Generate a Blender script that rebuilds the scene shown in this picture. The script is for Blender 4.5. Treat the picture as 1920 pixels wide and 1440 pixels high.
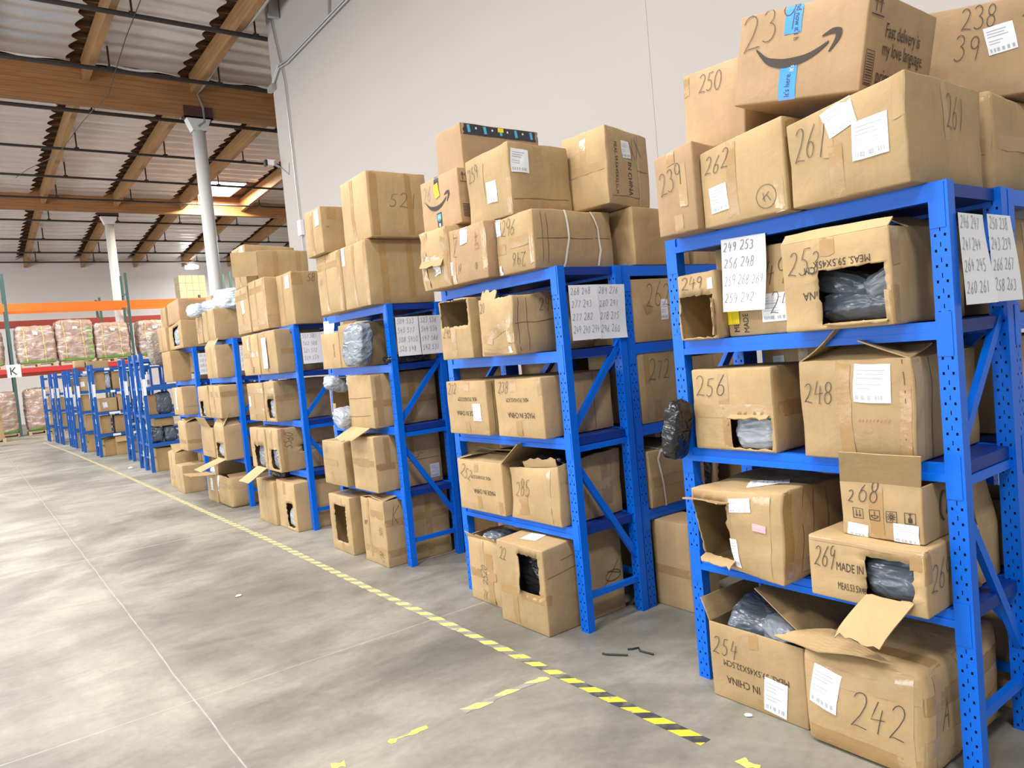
import bpy, bmesh, math, random
from mathutils import Vector, Matrix, noise
R = math.radians
scene = bpy.context.scene
for o in list(bpy.data.objects):
    bpy.data.objects.remove(o, do_unlink=True)
C = scene.collection

# ---------------------------------------------------------------- camera, world, lights, exposure
CAM_H = 1.58
cam_d = bpy.data.cameras.new('camera')
cam_d.sensor_width = 36.0
cam_d.lens = 1384.87 / 1920 * 36.0
cam_d.clip_end = 200
cam = bpy.data.objects.new('camera', cam_d)
C.objects.link(cam)
yaw, pitch, roll = R(36.5283), R(-2.7787), R(-5.2264)
f_ = Vector((math.sin(yaw) * math.cos(pitch), math.cos(yaw) * math.cos(pitch), math.sin(pitch)))
r0 = f_.cross(Vector((0, 0, 1))).normalized()
u0 = r0.cross(f_)
r_ = r0 * math.cos(roll) + u0 * math.sin(roll)
u_ = u0 * math.cos(roll) - r0 * math.sin(roll)
cam.matrix_world = Matrix(((r_.x, u_.x, -f_.x, 0), (r_.y, u_.y, -f_.y, 0), (r_.z, u_.z, -f_.z, CAM_H), (0, 0, 0, 1)))
scene.camera = cam
vs = scene.view_settings
vs.view_transform = 'Standard'
vs.look = 'None'
vs.gamma = 1
vs.use_curve_mapping = False
vs.exposure = 0.30

world = bpy.data.worlds.new('daylight')
scene.world = world
world.use_nodes = True
wb = world.node_tree.nodes['Background']
wb.inputs[0].default_value = (0.93, 0.96, 1.0, 1)
wb.inputs[1].default_value = 0.45

def area(name, loc, size, size_y, energy, col=(1, 0.97, 0.93), rot=(0, 0, 0)):
    d = bpy.data.lights.new(name, 'AREA')
    d.shape = 'RECTANGLE'
    d.size, d.size_y, d.energy, d.color = size, size_y, energy, col
    o = bpy.data.objects.new(name, d)
    o.location = loc
    o.rotation_euler = rot
    C.objects.link(o)
    return o
# the hall's rows of LED high-bay lamps over the aisles
for y in (-2.5, 2.5, 7.5, 12.5, 18.0, 24.0, 30.0, 37.0):
    area('high_bay_lamp', (-0.6, y, 8.3), 1.6, 0.9, 350)
for y in (-1.0, 5.0, 11.0):
    area('high_bay_lamp', (-5.5, y, 8.3), 1.6, 0.9, 350)
for y in (26.0, 39.5):
    area('high_bay_lamp', (11.5, y, 7.2), 1.4, 0.9, 420)
# added fill lights on the unseen left side, brightening ceiling and carton fronts
for y in (4.0, 12.0, 20.0, 28.0, 36.0):
    area('left_fill_light', (-12.5, y, 2.6), 4.0, 4.2, 420, (0.95, 0.98, 1.0), (0, R(-90), 0))
# daylight falling through the roof skylight
area('skylight_daylight', (9.15, 31.0, 9.0), 1.3, 2.2, 900, (1.0, 0.86, 0.66), (0, 0, 0))

# ---------------------------------------------------------------- materials
def mat(name, base, rough=0.6, spec=0.4, metal=0.0, var=0.0, nscale=4.0, bump=0.0, bscale=8.0, emit=None, alpha=1.0, coat=0.0):
    m = bpy.data.materials.new(name)
    m.use_nodes = True
    nt = m.node_tree
    b = nt.nodes['Principled BSDF']
    b.inputs['Base Color'].default_value = (*base, 1)
    b.inputs['Roughness'].default_value = rough
    b.inputs['Specular IOR Level'].default_value = spec
    b.inputs['Metallic'].default_value = metal
    b.inputs['Coat Weight'].default_value = coat
    b.inputs['Coat Roughness'].default_value = 0.15
    if alpha < 1:
        b.inputs['Alpha'].default_value = alpha
    tc = nt.nodes.new('ShaderNodeTexCoord')
    if var:
        n = nt.nodes.new('ShaderNodeTexNoise')
        n.inputs['Scale'].default_value = nscale
        n.inputs['Detail'].default_value = 5
        nt.links.new(tc.outputs['Object'], n.inputs['Vector'])
        h = nt.nodes.new('ShaderNodeMixRGB')
        h.inputs[1].default_value = (*[c * (1 - var) for c in base], 1)
        h.inputs[2].default_value = (*[min(1, c * (1 + var)) for c in base], 1)
        nt.links.new(n.outputs['Fac'], h.inputs[0])
        nt.links.new(h.outputs[0], b.inputs['Base Color'])
    if bump:
        n2 = nt.nodes.new('ShaderNodeTexNoise')
        n2.inputs['Scale'].default_value = bscale
        n2.inputs['Detail'].default_value = 4
        nt.links.new(tc.outputs['Object'], n2.inputs['Vector'])
        bp = nt.nodes.new('ShaderNodeBump')
        bp.inputs['Strength'].default_value = bump
        bp.inputs['Distance'].default_value = 0.02
        nt.links.new(n2.outputs['Fac'], bp.inputs['Height'])
        nt.links.new(bp.outputs[0], b.inputs['Normal'])
    if emit:
        b.inputs['Emission Color'].default_value = (*emit[0], 1)
        b.inputs['Emission Strength'].default_value = emit[1]
    return m

def N(nt, kind, **kw):
    n = nt.nodes.new(kind)
    for k, v in kw.items():
        if k in n.inputs:
            n.inputs[k].default_value = v
        else:
            setattr(n, k, v)
    return n

def cardboard(name, base):
    m = bpy.data.materials.new(name)
    m.use_nodes = True
    nt = m.node_tree
    L = nt.links
    b = nt.nodes['Principled BSDF']
    b.inputs['Roughness'].default_value = 0.68
    b.inputs['Specular IOR Level'].default_value = 0.25
    tc = N(nt, 'ShaderNodeTexCoord')
    oi = N(nt, 'ShaderNodeObjectInfo')
    n1 = N(nt, 'ShaderNodeTexNoise', Scale=3.5, Detail=6.0, Roughness=0.65)
    L.new(tc.outputs['Object'], n1.inputs['Vector'])
    mp = N(nt, 'ShaderNodeMapping')
    mp.inputs['Scale'].default_value = (60, 60, 2.5)
    L.new(tc.outputs['Object'], mp.inputs['Vector'])
    n2 = N(nt, 'ShaderNodeTexNoise', Scale=1.0, Detail=2.0)
    L.new(mp.outputs[0], n2.inputs['Vector'])
    hsv = N(nt, 'ShaderNodeHueSaturation')
    hsv.inputs['Color'].default_value = (*base, 1)
    mr = N(nt, 'ShaderNodeMapRange')
    mr.inputs['To Min'].default_value = 0.88
    mr.inputs['To Max'].default_value = 1.1
    L.new(oi.outputs['Random'], mr.inputs['Value'])
    L.new(mr.outputs[0], hsv.inputs['Value'])
    mr2 = N(nt, 'ShaderNodeMapRange')
    mr2.inputs['From Min'].default_value = 0.3
    mr2.inputs['From Max'].default_value = 0.7
    mr2.inputs['To Min'].default_value = 0.88
    mr2.inputs['To Max'].default_value = 1.1
    L.new(n1.outputs['Fac'], mr2.inputs['Value'])
    mr3 = N(nt, 'ShaderNodeMapRange')
    mr3.inputs['To Min'].default_value = 0.95
    mr3.inputs['To Max'].default_value = 1.05
    L.new(n2.outputs['Fac'], mr3.inputs['Value'])
    mu = N(nt, 'ShaderNodeMath', operation='MULTIPLY')
    L.new(mr2.outputs[0], mu.inputs[0]); L.new(mr3.outputs[0], mu.inputs[1])
    mix = N(nt, 'ShaderNodeMixRGB', blend_type='MULTIPLY')
    mix.inputs[0].default_value = 1
    L.new(hsv.outputs[0], mix.inputs[1]); L.new(mu.outputs[0], mix.inputs[2])
    L.new(mix.outputs[0], b.inputs['Base Color'])
    # dents, wrinkles and faint flutes
    n3 = N(nt, 'ShaderNodeTexNoise', Scale=7.0, Detail=5.0, Roughness=0.55, Distortion=0.6)
    L.new(tc.outputs['Object'], n3.inputs['Vector'])
    ad = N(nt, 'ShaderNodeMath', operation='MULTIPLY_ADD')
    L.new(n2.outputs['Fac'], ad.inputs[0]); ad.inputs[1].default_value = 0.12
    L.new(n3.outputs['Fac'], ad.inputs[2])
    bp = N(nt, 'ShaderNodeBump')
    bp.inputs['Strength'].default_value = 0.28
    bp.inputs['Distance'].default_value = 0.022
    L.new(ad.outputs[0], bp.inputs['Height'])
    L.new(bp.outputs[0], b.inputs['Normal'])
    return m

def plastic(name, base, rough=0.28, var=0.25, scale=9.0):
    m = bpy.data.materials.new(name)
    m.use_nodes = True
    nt = m.node_tree
    L = nt.links
    b = nt.nodes['Principled BSDF']
    b.inputs['Roughness'].default_value = rough
    b.inputs['Specular IOR Level'].default_value = 0.6
    tc = N(nt, 'ShaderNodeTexCoord')
    n1 = N(nt, 'ShaderNodeTexNoise', Scale=5.0, Detail=3.0)
    L.new(tc.outputs['Object'], n1.inputs['Vector'])
    h = N(nt, 'ShaderNodeMixRGB')
    h.inputs[1].default_value = (*[c * (1 - var) for c in base], 1)
    h.inputs[2].default_value = (*[c * (1 + var) for c in base], 1)
    L.new(n1.outputs['Fac'], h.inputs[0])
    L.new(h.outputs[0], b.inputs['Base Color'])
    mp = N(nt, 'ShaderNodeMapping')
    mp.inputs['Scale'].default_value = (1.0, 0.55, 1.3)
    mp.inputs['Rotation'].default_value = (0.5, 0.4, 0.7)
    L.new(tc.outputs['Object'], mp.inputs['Vector'])
    def ridge(sc, dist):
        nz = N(nt, 'ShaderNodeTexNoise', Scale=sc, Detail=1.5, Distortion=dist)
        L.new(mp.outputs[0], nz.inputs['Vector'])
        sb = N(nt, 'ShaderNodeMath', operation='SUBTRACT')
        L.new(nz.outputs['Fac'], sb.inputs[0]); sb.inputs[1].default_value = 0.5
        ab = N(nt, 'ShaderNodeMath', operation='ABSOLUTE')
        L.new(sb.outputs[0], ab.inputs[0])
        return ab.outputs[0]
    ad = N(nt, 'ShaderNodeMath', operation='MULTIPLY_ADD')
    L.new(ridge(scale * 2.1, 0.4), ad.inputs[0]); ad.inputs[1].default_value = 0.4
    L.new(ridge(scale, 0.8), ad.inputs[2])
    bp = N(nt, 'ShaderNodeBump', invert=True)
    bp.inputs['Strength'].default_value = 0.7
    bp.inputs['Distance'].default_value = 0.055
    L.new(ad.outputs[0], bp.inputs['Height'])
    L.new(bp.outputs[0], b.inputs['Normal'])
    return m

CARD = (0.445, 0.31, 0.16)
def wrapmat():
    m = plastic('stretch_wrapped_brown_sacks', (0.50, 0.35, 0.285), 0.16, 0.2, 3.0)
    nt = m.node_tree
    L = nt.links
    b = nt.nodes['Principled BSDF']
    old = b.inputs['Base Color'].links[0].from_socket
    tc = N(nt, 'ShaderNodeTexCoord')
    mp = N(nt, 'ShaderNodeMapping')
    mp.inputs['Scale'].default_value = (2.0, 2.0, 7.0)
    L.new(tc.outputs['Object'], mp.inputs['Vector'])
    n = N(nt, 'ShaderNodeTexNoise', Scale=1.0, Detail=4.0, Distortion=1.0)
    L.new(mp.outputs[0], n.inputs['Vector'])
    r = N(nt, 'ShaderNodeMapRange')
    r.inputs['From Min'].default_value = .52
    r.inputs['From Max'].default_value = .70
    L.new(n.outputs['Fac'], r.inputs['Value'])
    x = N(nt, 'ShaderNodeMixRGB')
    L.new(r.outputs[0], x.inputs[0]); L.new(old, x.inputs[1]); x.inputs[2].default_value = (.88, .82, .82, 1)  # white streaks in the colour paint the film's glints and bunched folds
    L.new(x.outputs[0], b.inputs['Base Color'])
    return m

M = dict(
    card=cardboard('cardboard_tan', CARD),
    cardp=cardboard('cardboard_pinkish', (0.43, 0.285, 0.16)),
    cardd=cardboard('cardboard_dark', (0.41, 0.27, 0.13)),  # darker board, also used to paint in shade on the deep cartons
    tape=mat('brown_packing_tape', (0.375, 0.235, 0.10), 0.26, 0.5, bump=0.14, bscale=22, var=0.10, nscale=12),
    ctape=mat('clear_packing_tape', (0.44, 0.30, 0.155), 0.18, 0.6, bump=0.18, bscale=14, var=0.05),
    paper=mat('white_paper', (0.80, 0.82, 0.86), 0.7, 0.2, bump=0.1, bscale=6),
    ink=mat('black_marker_ink', (0.075, 0.055, 0.05), 0.6),
    pencil=mat('grey_pen_ink', (0.22, 0.23, 0.26), 0.7),
    print=mat('printed_black_ink', (0.05, 0.035, 0.03), 0.7),
    faint=mat('faint_print', (0.42, 0.44, 0.48), 0.7),
    red=mat('red_crayon', (0.42, 0.17, 0.09), 0.7),
    yellow=mat('yellow_sticker', (0.90, 0.74, 0.02), 0.5),
    pink=mat('pink_sticker', (0.85, 0.45, 0.50), 0.5),
    btape=mat('blue_printed_tape', (0.06, 0.29, 0.75), 0.3, 0.5),
    ktape=mat('black_printed_tape', (0.03, 0.035, 0.045), 0.3, 0.5),
    cyan=mat('light_blue_print', (0.10, 0.42, 0.65), 0.4),
    blue=mat('blue_rack_paint', (0.0, 0.135, 0.72), 0.36, 0.3, var=0.06, nscale=3),
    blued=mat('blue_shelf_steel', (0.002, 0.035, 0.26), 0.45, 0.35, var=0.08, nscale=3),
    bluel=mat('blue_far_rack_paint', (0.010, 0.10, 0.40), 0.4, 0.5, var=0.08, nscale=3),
    strap=mat('white_plastic_strap', (0.78, 0.74, 0.66), 0.35),
    pdark=plastic('dark_grey_mailer_film', (0.095, 0.118, 0.150), 0.24),
    pgrey=plastic('grey_mailer_film', (0.20, 0.23, 0.27)),
    psilver=plastic('silver_mailer_film', (0.36, 0.40, 0.46), 0.34),
    pblack=plastic('black_bag_film', (0.012, 0.013, 0.016), 0.2),
    pwhite=plastic('pale_blue_mailer_film', (0.55, 0.64, 0.74), 0.35),
    pclear=plastic('cloudy_clear_film', (0.30, 0.26, 0.23), 0.2),
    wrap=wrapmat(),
    darkred=mat('dark_red_beam_paint', (0.33, 0.055, 0.04), 0.5, var=0.06),
    palecard=mat('pale_yellow_cartons', (0.74, 0.64, 0.43), 0.8, var=0.12, nscale=4),
    wood=mat('pallet_wood', (0.62, 0.46, 0.28), 0.8, var=0.25, nscale=5),
    green=mat('green_upright_paint', (0.065, 0.13, 0.12), 0.45, var=0.1),
    orange=mat('orange_beam_paint', (0.82, 0.20, 0.03), 0.4, var=0.06),
    redp=mat('red_beam_paint', (0.62, 0.05, 0.05), 0.4, var=0.06),
    lime=mat('green_printed_sacks', (0.22, 0.50, 0.12), 0.4),
    ylstrap=mat('yellow_band', (0.75, 0.60, 0.25), 0.4),
    steelb=mat('brown_steel_primer', (0.10, 0.045, 0.04), 0.6),
    pipe=mat('dark_iron_pipe', (0.045, 0.035, 0.033), 0.5, var=0.2),
    white=mat('white_column_paint', (0.90, 0.89, 0.87), 0.5, var=0.04),
    galv=mat('galvanised_conduit', (0.50, 0.50, 0.50), 0.4, 0.5, 0.6),
    black=mat('black_plastic', (0.02, 0.02, 0.022), 0.4),
    deck=mat('roof_plywood', (0.16, 0.085, 0.04), 0.8, var=0.3, nscale=2),
    joist=mat('roof_joist_wood', (0.17, 0.09, 0.045), 0.8, var=0.2),
    lamp=mat('lamp_diffuser', (0.9, 0.9, 0.9), 0.5, emit=((1, 0.98, 0.95), 14)),
    sky=mat('skylight_dome', (0.9, 0.9, 0.9), 0.5, emit=((1, 0.90, 0.75), 9)),
)

# ---------------------------------------------------------------- object helpers
def tag(o, label, cat, group=None, kind=None):
    if kind:
        o['kind'] = kind
    if label:
        o['label'] = label
    if cat:
        o['category'] = cat
    if group:
        o['group'] = group
    return o

def empty(name, loc, rz=0.0, rot=None):
    o = bpy.data.objects.new(name, None)
    o.empty_display_size = 0.1
    o.location = loc
    o.rotation_euler = rot if rot else (0, 0, rz)
    C.objects.link(o)
    return o

def link_mesh(name, me, parent=None, loc=None, rot=None):
    o = bpy.data.objects.new(name, me)
    if parent:
        o.parent = parent
    if loc:
        o.location = loc
    if rot:
        o.rotation_euler = rot
    C.objects.link(o)
    return o

class MB:
    """collects vertices, faces and material indices and links them as one mesh object"""
    def __init__(s):
        s.v, s.f, s.mi, s.mats = [], [], [], []
    def m(s, material):
        if material not in s.mats:
            s.mats.append(material)
        return s.mats.index(material)
    def face(s, pts, material):
        i = len(s.v)
        s.v += [tuple(p) for p in pts]
        s.f.append(tuple(range(i, i + len(pts))))
        s.mi.append(s.m(material))
    def box(s, a, b, material, T=None):
        x0, y0, z0 = a
        x1, y1, z1 = b
        P = [Vector(p) for p in ((x0, y0, z0), (x1, y0, z0), (x1, y1, z0), (x0, y1, z0), (x0, y0, z1), (x1, y0, z1), (x1, y1, z1), (x0, y1, z1))]
        if T:
            P = [T @ p for p in P]
        i = len(s.v)
        s.v += [tuple(p) for p in P]
        for q in ((0, 3, 2, 1), (4, 5, 6, 7), (0, 1, 5, 4), (1, 2, 6, 5), (2, 3, 7, 6), (3, 0, 4, 7)):
            s.f.append(tuple(i + k for k in q))
            s.mi.append(s.m(material))
    def bar(s, p, q, w, h, material, up=(0, 0, 1)):
        p, q = Vector(p), Vector(q)
        d = (q - p)
        L = d.length
        d.normalize()
        u = Vector(up)
        if abs(d.dot(u)) > 0.99:
            u = Vector((1, 0, 0))
        r = d.cross(u).normalized()
        u = r.cross(d)
        T = Matrix(((r.x, d.x, u.x, p.x), (r.y, d.y, u.y, p.y), (r.z, d.z, u.z, p.z), (0, 0, 0, 1)))
        s.box((-w / 2, 0, -h / 2), (w / 2, L, h / 2), material, T)
    def tube(s, pts, r, material, n=8):
        pts = [Vector(p) for p in pts]
        rings = []
        for k, p in enumerate(pts):
            d = (pts[min(k + 1, len(pts) - 1)] - pts[max(k - 1, 0)]).normalized()
            a = d.cross(Vector((0, 0, 1)))
            if a.length < 1e-3:
                a = Vector((1, 0, 0))
            a.normalize()
            b = d.cross(a)
            i = len(s.v)
            for j in range(n):
                t = 2 * math.pi * j / n
                s.v.append(tuple(p + (a * math.cos(t) + b * math.sin(t)) * r))
            rings.append(i)
        mi = s.m(material)
        for k in range(len(rings) - 1):
            for j in range(n):
                s.f.append((rings[k] + j, rings[k] + (j + 1) % n, rings[k + 1] + (j + 1) % n, rings[k + 1] + j))
                s.mi.append(mi)
        s.f.append(tuple(rings[0] + j for j in reversed(range(n)))); s.mi.append(mi)
        s.f.append(tuple(rings[-1] + j for j in range(n))); s.mi.append(mi)
    def mesh(s, name, smooth=False):
        me = bpy.data.meshes.new(name)
        me.from_pydata(s.v, [], s.f)
        for mm in s.mats:
            me.materials.append(mm)
        me.polygons.foreach_set('material_index', s.mi)
        if smooth:
            me.polygons.foreach_set('use_smooth', [True] * len(me.polygons))
        me.update()
        return me
    def build(s, name, parent=None, smooth=False, loc=None, rot=None):
        return link_mesh(name, s.mesh(name, smooth), parent, loc, rot)

_txt = {}
def text_tris(string):
    """outline of a line of lettering, unit height, as (points, faces)"""
    if string not in _txt:
        cu = bpy.data.curves.new('t', 'FONT')
        cu.body = string
        cu.resolution_u = 2
        o = bpy.data.objects.new('t', cu)
        C.objects.link(o)
        dg = bpy.context.evaluated_depsgraph_get()
        me = bpy.data.meshes.new_from_object(o.evaluated_get(dg))
        pts = [(v.co.x, v.co.y) for v in me.vertices]
        fs = [tuple(p.vertices) for p in me.polygons]
        bpy.data.objects.remove(o, do_unlink=True)
        bpy.data.curves.remove(cu)
        bpy.data.meshes.remove(me)
        xs = [p[0] for p in pts]
        x0, w = min(xs), max(xs) - min(xs)
        _txt[string] = ([(p[0] - x0, p[1]) for p in pts], fs, w)
    return _txt[string]

def arc(cx, cy, rx, ry, a0, a1, n=9):
    return [(cx + rx * math.cos(R(a0 + (a1 - a0) * k / n)), cy + ry * math.sin(R(a0 + (a1 - a0) * k / n))) for k in range(n + 1)]
DIG = {
    '0': [arc(.3, .5, .27, .5, 100, 455, 14)],
    '1': [[(.3, 1), (.28, 0)]],
    '2': [arc(.27, .76, .25, .24, 160, -20, 6) + [(.38, .42), (.02, .03), (.2, .08), (.62, .02)]],
    '3': [arc(.26, .77, .22, .22, 150, -70, 7) + arc(.24, .28, .29, .28, 80, -140, 8)],
    '4': [[(.2, 1), (.04, .42), (.62, .47)], [(.45, .78), (.38, 0)]],
    '5': [[(.56, 1), (.2, .97), (.12, .58)] + arc(.24, .31, .27, .29, 95, -140, 8)],
    '6': [[(.5, 1), (.2, .6)] + arc(.29, .26, .24, .26, 160, 520, 12)],
    '7': [[(.04, .93), (.55, .97), (.22, 0)]],
    '8': [arc(.3, .76, .2, .24, 60, 270, 8) + arc(.28, .26, .24, .26, 90, -270, 12) + arc(.3, .76, .2, .24, -90, 60, 6)],
    '9': [arc(.29, .74, .23, .25, 30, 390, 12) + [(.5, .5), (.42, 0)]],
    'P': [arc(.26, .74, .2, .25, 60, 380, 12) + [(.46, .5), (.30, -.15)]],
    'Z': [[(0, .95), (.55, 1), (.05, .05), (.6, 0)]], 'N': [[(.05, 0), (.08, 1), (.5, .05), (.55, 1)]],
    'I': [[(.3, 1), (.28, 0)]], 'O': [arc(.3, .5, .27, .5, 100, 455, 14)], 'S': [[(.5, .9), (.2, 1), (.1, .7), (.5, .4), (.4, .05), (.05, .1)]],
    'X': [[(0, 1), (.55, 0)], [(.55, 1), (0, 0)]], 'A': [[(0, 0), (.3, 1), (.55, 0)], [(.12, .4), (.45, .42)]],
    'K': [[(.05, 0), (.05, 1)], [(.55, 1), (.08, .5), (.58, 0)]], 'B': [[(.05, 0), (.05, 1), (.45, .85), (.08, .55), (.55, .3), (.05, 0)]],
    '|': [[(.3, 1.1), (.3, -.1)]], '.': [[(.1, .02), (.16, .0)]], ' ': [], '-': [[(.05, .5), (.5, .5)]], '~': [[(0, .4), (.2, .7), (.4, .35), (.6, .65)]],
}
def strokes(s, h, rnd, slant=0.16, gap=0.52, ws=1.0):
    """handwritten characters as polylines, baseline at 0, height h"""
    out, x = [], 0.0
    for ch in s:
        sc = rnd.uniform(.88, 1.1)
        dy = rnd.uniform(-.06, .06)
        for pl in DIG.get(ch, []):
            out.append([((x + px * sc * .68 * ws + py * slant) * h, (py * sc + dy) * h) for px, py in pl])
        x += gap * ws * (0.6 if ch in '1I.| ' else 1)
    return out, x * h
# ---------------------------------------------------------------- cartons
AX = {'F': (0, -1), 'B': (0, 1), 'S': (1, -1), 'L': (1, 1), 'D': (2, -1), 'T': (2, 1)}

class Carton:
    """a cardboard box in its own frame: F faces -x (the aisle), S faces -y, T is the top"""
    def __init__(s, dx, dy, h, seed, bulge=.008, crush=.004, warp=None, r=.007):
        s.d = Vector((dx, dy, h))
        s.seed, s.bulge, s.crush, s.r = seed, bulge, crush, r
        s.warp = warp or {}
        s.off = Vector((seed * 3.17 % 50, seed * 7.31 % 50, seed * 1.93 % 50))
    def base(s, face, u, v):
        dx, dy, h = s.d
        if face == 'F': return Vector((0, dy - u, v))
        if face == 'B': return Vector((dx, u, v))
        if face == 'S': return Vector((u, 0, v))
        if face == 'L': return Vector((dx - u, dy, v))
        if face == 'T': return Vector((v, dy - u, h))
        return Vector((v, u, 0))
    def size(s, face):
        dx, dy, h = s.d
        return {'F': (dy, h), 'B': (dy, h), 'S': (dx, h), 'L': (dx, h), 'T': (dy, dx), 'D': (dy, dx)}[face]
    def normal(s, face):
        n = Vector((0, 0, 0))
        n[AX[face][0]] = AX[face][1]
        return n
    def deform(s, p, n, eps):
        r, d = s.r, s.d
        inner = Vector([min(max(p[k], r), d[k] - r) for k in range(3)])
        q = p - inner
        if q.length > 1e-9:
            nn = q.normalized()
            p2 = inner + nn * r
        else:
            nn, p2 = n, p
        p2 = p2 + nn * eps
        t = [min(max(p[k] / d[k], 0), 1) for k in range(3)]
        for k in range(3):                                   # faces belly out a little
            a, b = [t[j] for j in range(3) if j != k]
            w = (16 * a * (1 - a) * b * (1 - b)) ** 0.8
            sgn = (t[k] - 0.5) * 2
            p2[k] += s.bulge * w * sgn * (1 if k < 2 else 0.5)
        if s.crush:
            e = 1 if p[2] > 0.02 else 0.15
            p2 += (noise.noise_vector(p * 5 + s.off) * s.crush + noise.noise_vector(p * 14 + s.off) * s.crush * .45) * e
        for key, dv in s.warp.items():                       # corner by corner dents and leans
            w = (1 - t[0] if 'F' in key else t[0] if 'B' in key else 1)
            w *= (1 - t[1] if 'R' in key else t[1] if 'L' in key else 1)
            w *= (t[2] if 'T' in key else 1 - t[2] if 'D' in key else 1)
            p2 += Vector(dv) * w
        return p2 - Vector((d[0] / 2, d[1] / 2, 0))
    def at(s, face, u, v, eps=0.0):
        return s.deform(s.base(face, u, v), s.normal(face), eps)
    # -- shell
    def shell(s, name, material, parent, hole=(), open_top=False, open_faces=''):
        d, r = s.d, s.r
        rnd = random.Random(s.seed)
        ext = [set(), set(), set()]
        boxes = []
        for hl in hole:
            face, u0, v0, u1, v1 = hl
            w, h = s.size(face)
            a, b = s.base(face, u0 * w, v0 * h), s.base(face, u1 * w, v1 * h)
            ax = AX[face][0]
            for k in range(3):
                if k != ax:
                    lo, hi = sorted((a[k], b[k]))
                    n = max(2, int((hi - lo) / .018))
                    for i in range(n + 1):
                        ext[k].add(lo + (hi - lo) * i / n)
            boxes.append((face, [min(a[k], b[k]) for k in range(3)], [max(a[k], b[k]) for k in range(3)]))
        lines = []
        for k in range(3):
            n = max(3, int(d[k] / .055))
            ls = {0.0, r * .35, r, d[k] - r, d[k] - r * .35, d[k]} | {r + (d[k] - 2 * r) * i / n for i in range(1, n)}
            ls = sorted(ls)
            if ext[k]:
                lo, hi = min(ext[k]), max(ext[k])
                ls = [x for x in ls if all(abs(x - e) > .004 for e in ext[k]) or x in (0.0, d[k])]
                ls = sorted(set(ls) | {e for e in ext[k] if 1e-6 < e < d[k] - 1e-6})
            lines.append(ls)
        idx, V, F = {}, [], []
        gone, kept = set(), set()
        def vert(i, j, k, n):
            key = (i, j, k)
            if key not in idx:
                idx[key] = len(V)
                V.append((Vector((lines[0][i], lines[1][j], lines[2][k])), n))
            return idx[key]
        for face, (ax, sg) in AX.items():
            if (face == 'T' and open_top) or face in open_faces:
                skip = True
            else:
                skip = False
            n = s.normal(face)
            a, b = [k for k in range(3) if k != ax]
            fix = 0 if sg < 0 else len(lines[ax]) - 1
            for i in range(len(lines[a]) - 1):
                for j in range(len(lines[b]) - 1):
                    if skip:
                        continue
                    q = []
                    for (di, dj) in ((0, 0), (1, 0), (1, 1), (0, 1)):
                        t = [0, 0, 0]
                        t[ax], t[a], t[b] = fix, i + di, j + dj
                        q.append(vert(*t, n))
                    ca = (lines[a][i] + lines[a][i + 1]) / 2
                    cb = (lines[b][j] + lines[b][j + 1]) / 2
                    inside = any(fc == face and lo[a] < ca < hi[a] and lo[b] < cb < hi[b] for fc, lo, hi in boxes)
                    if inside:
                        gone.update(q)
                        continue
                    kept.update(q)
                    flip = (sg > 0) == (ax != 1)
                    F.append(q if flip else q[::-1])
        out = []
        for i, (p, n) in enumerate(V):
            p2 = s.deform(p, n, 0)
            if i in gone and i in kept:
                jit = Vector((rnd.uniform(-1, 1), rnd.uniform(-1, 1), rnd.uniform(-1, 1))) * .0045
                p2 = p2 + jit
            out.append(p2)
        me = bpy.data.meshes.new(name)
        me.from_pydata([tuple(p) for p in out], [], F)
        me.materials.append(material)
        me.polygons.foreach_set('use_smooth', [True] * len(me.polygons))
        me.update()
        bm = bmesh.new(); bm.from_mesh(me)
        bmesh.ops.delete(bm, geom=[v for v in bm.verts if not v.link_faces], context='VERTS')
        bm.to_mesh(me); bm.free()
        o = link_mesh(name, me, parent)
        if hole or open_top or open_faces:
            md = o.modifiers.new('board', 'SOLIDIFY')
            md.thickness = .005
            md.offset = -1
        return o
    # -- things stuck on or written on a face
    def patch(s, mb, face, cu, cv, w, h, rot, material, eps, nu=6, nv=6, torn=0, rnd=None):
        c, sn = math.cos(R(rot)), math.sin(R(rot))
        i0 = len(mb.v)
        for j in range(nv + 1):
            for i in range(nu + 1):
                x, y = (i / nu - .5) * w, (j / nv - .5) * h
                if torn and i in (0, nu):
                    x += rnd.uniform(-torn, torn)
                p = s.at(face, cu + x * c - y * sn, cv + x * sn + y * c, eps)
                mb.v.append(tuple(p))
        mi = mb.m(material)
        for j in range(nv):
            for i in range(nu):
                k = i0 + j * (nu + 1) + i
                mb.f.append((k, k + 1, k + nu + 2, k + nu + 1))
                mb.mi.append(mi)
    def ribbon(s, mb, face, pts, width, material, eps):
        mi = mb.m(material)
        fine = [pts[0]]
        for a, b in zip(pts, pts[1:]):
            L = math.hypot(b[0] - a[0], b[1] - a[1])
            n = max(1, int(L / .03))
            fine += [(a[0] + (b[0] - a[0]) * k / n, a[1] + (b[1] - a[1]) * k / n) for k in range(1, n + 1)]
        prev = None
        for k, p in enumerate(fine):
            a, b = fine[max(k - 1, 0)], fine[min(k + 1, len(fine) - 1)]
            tx, ty = b[0] - a[0], b[1] - a[1]
            L = math.hypot(tx, ty) or 1
            nx, ny = -ty / L * width / 2, tx / L * width / 2
            i = len(mb.v)
            mb.v.append(tuple(s.at(face, p[0] + nx, p[1] + ny, eps)))
            mb.v.append(tuple(s.at(face, p[0] - nx, p[1] - ny, eps)))
            if prev is not None:
                mb.f.append((prev, prev + 1, i + 1, i))
                mb.mi.append(mi)
            prev = i
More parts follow.
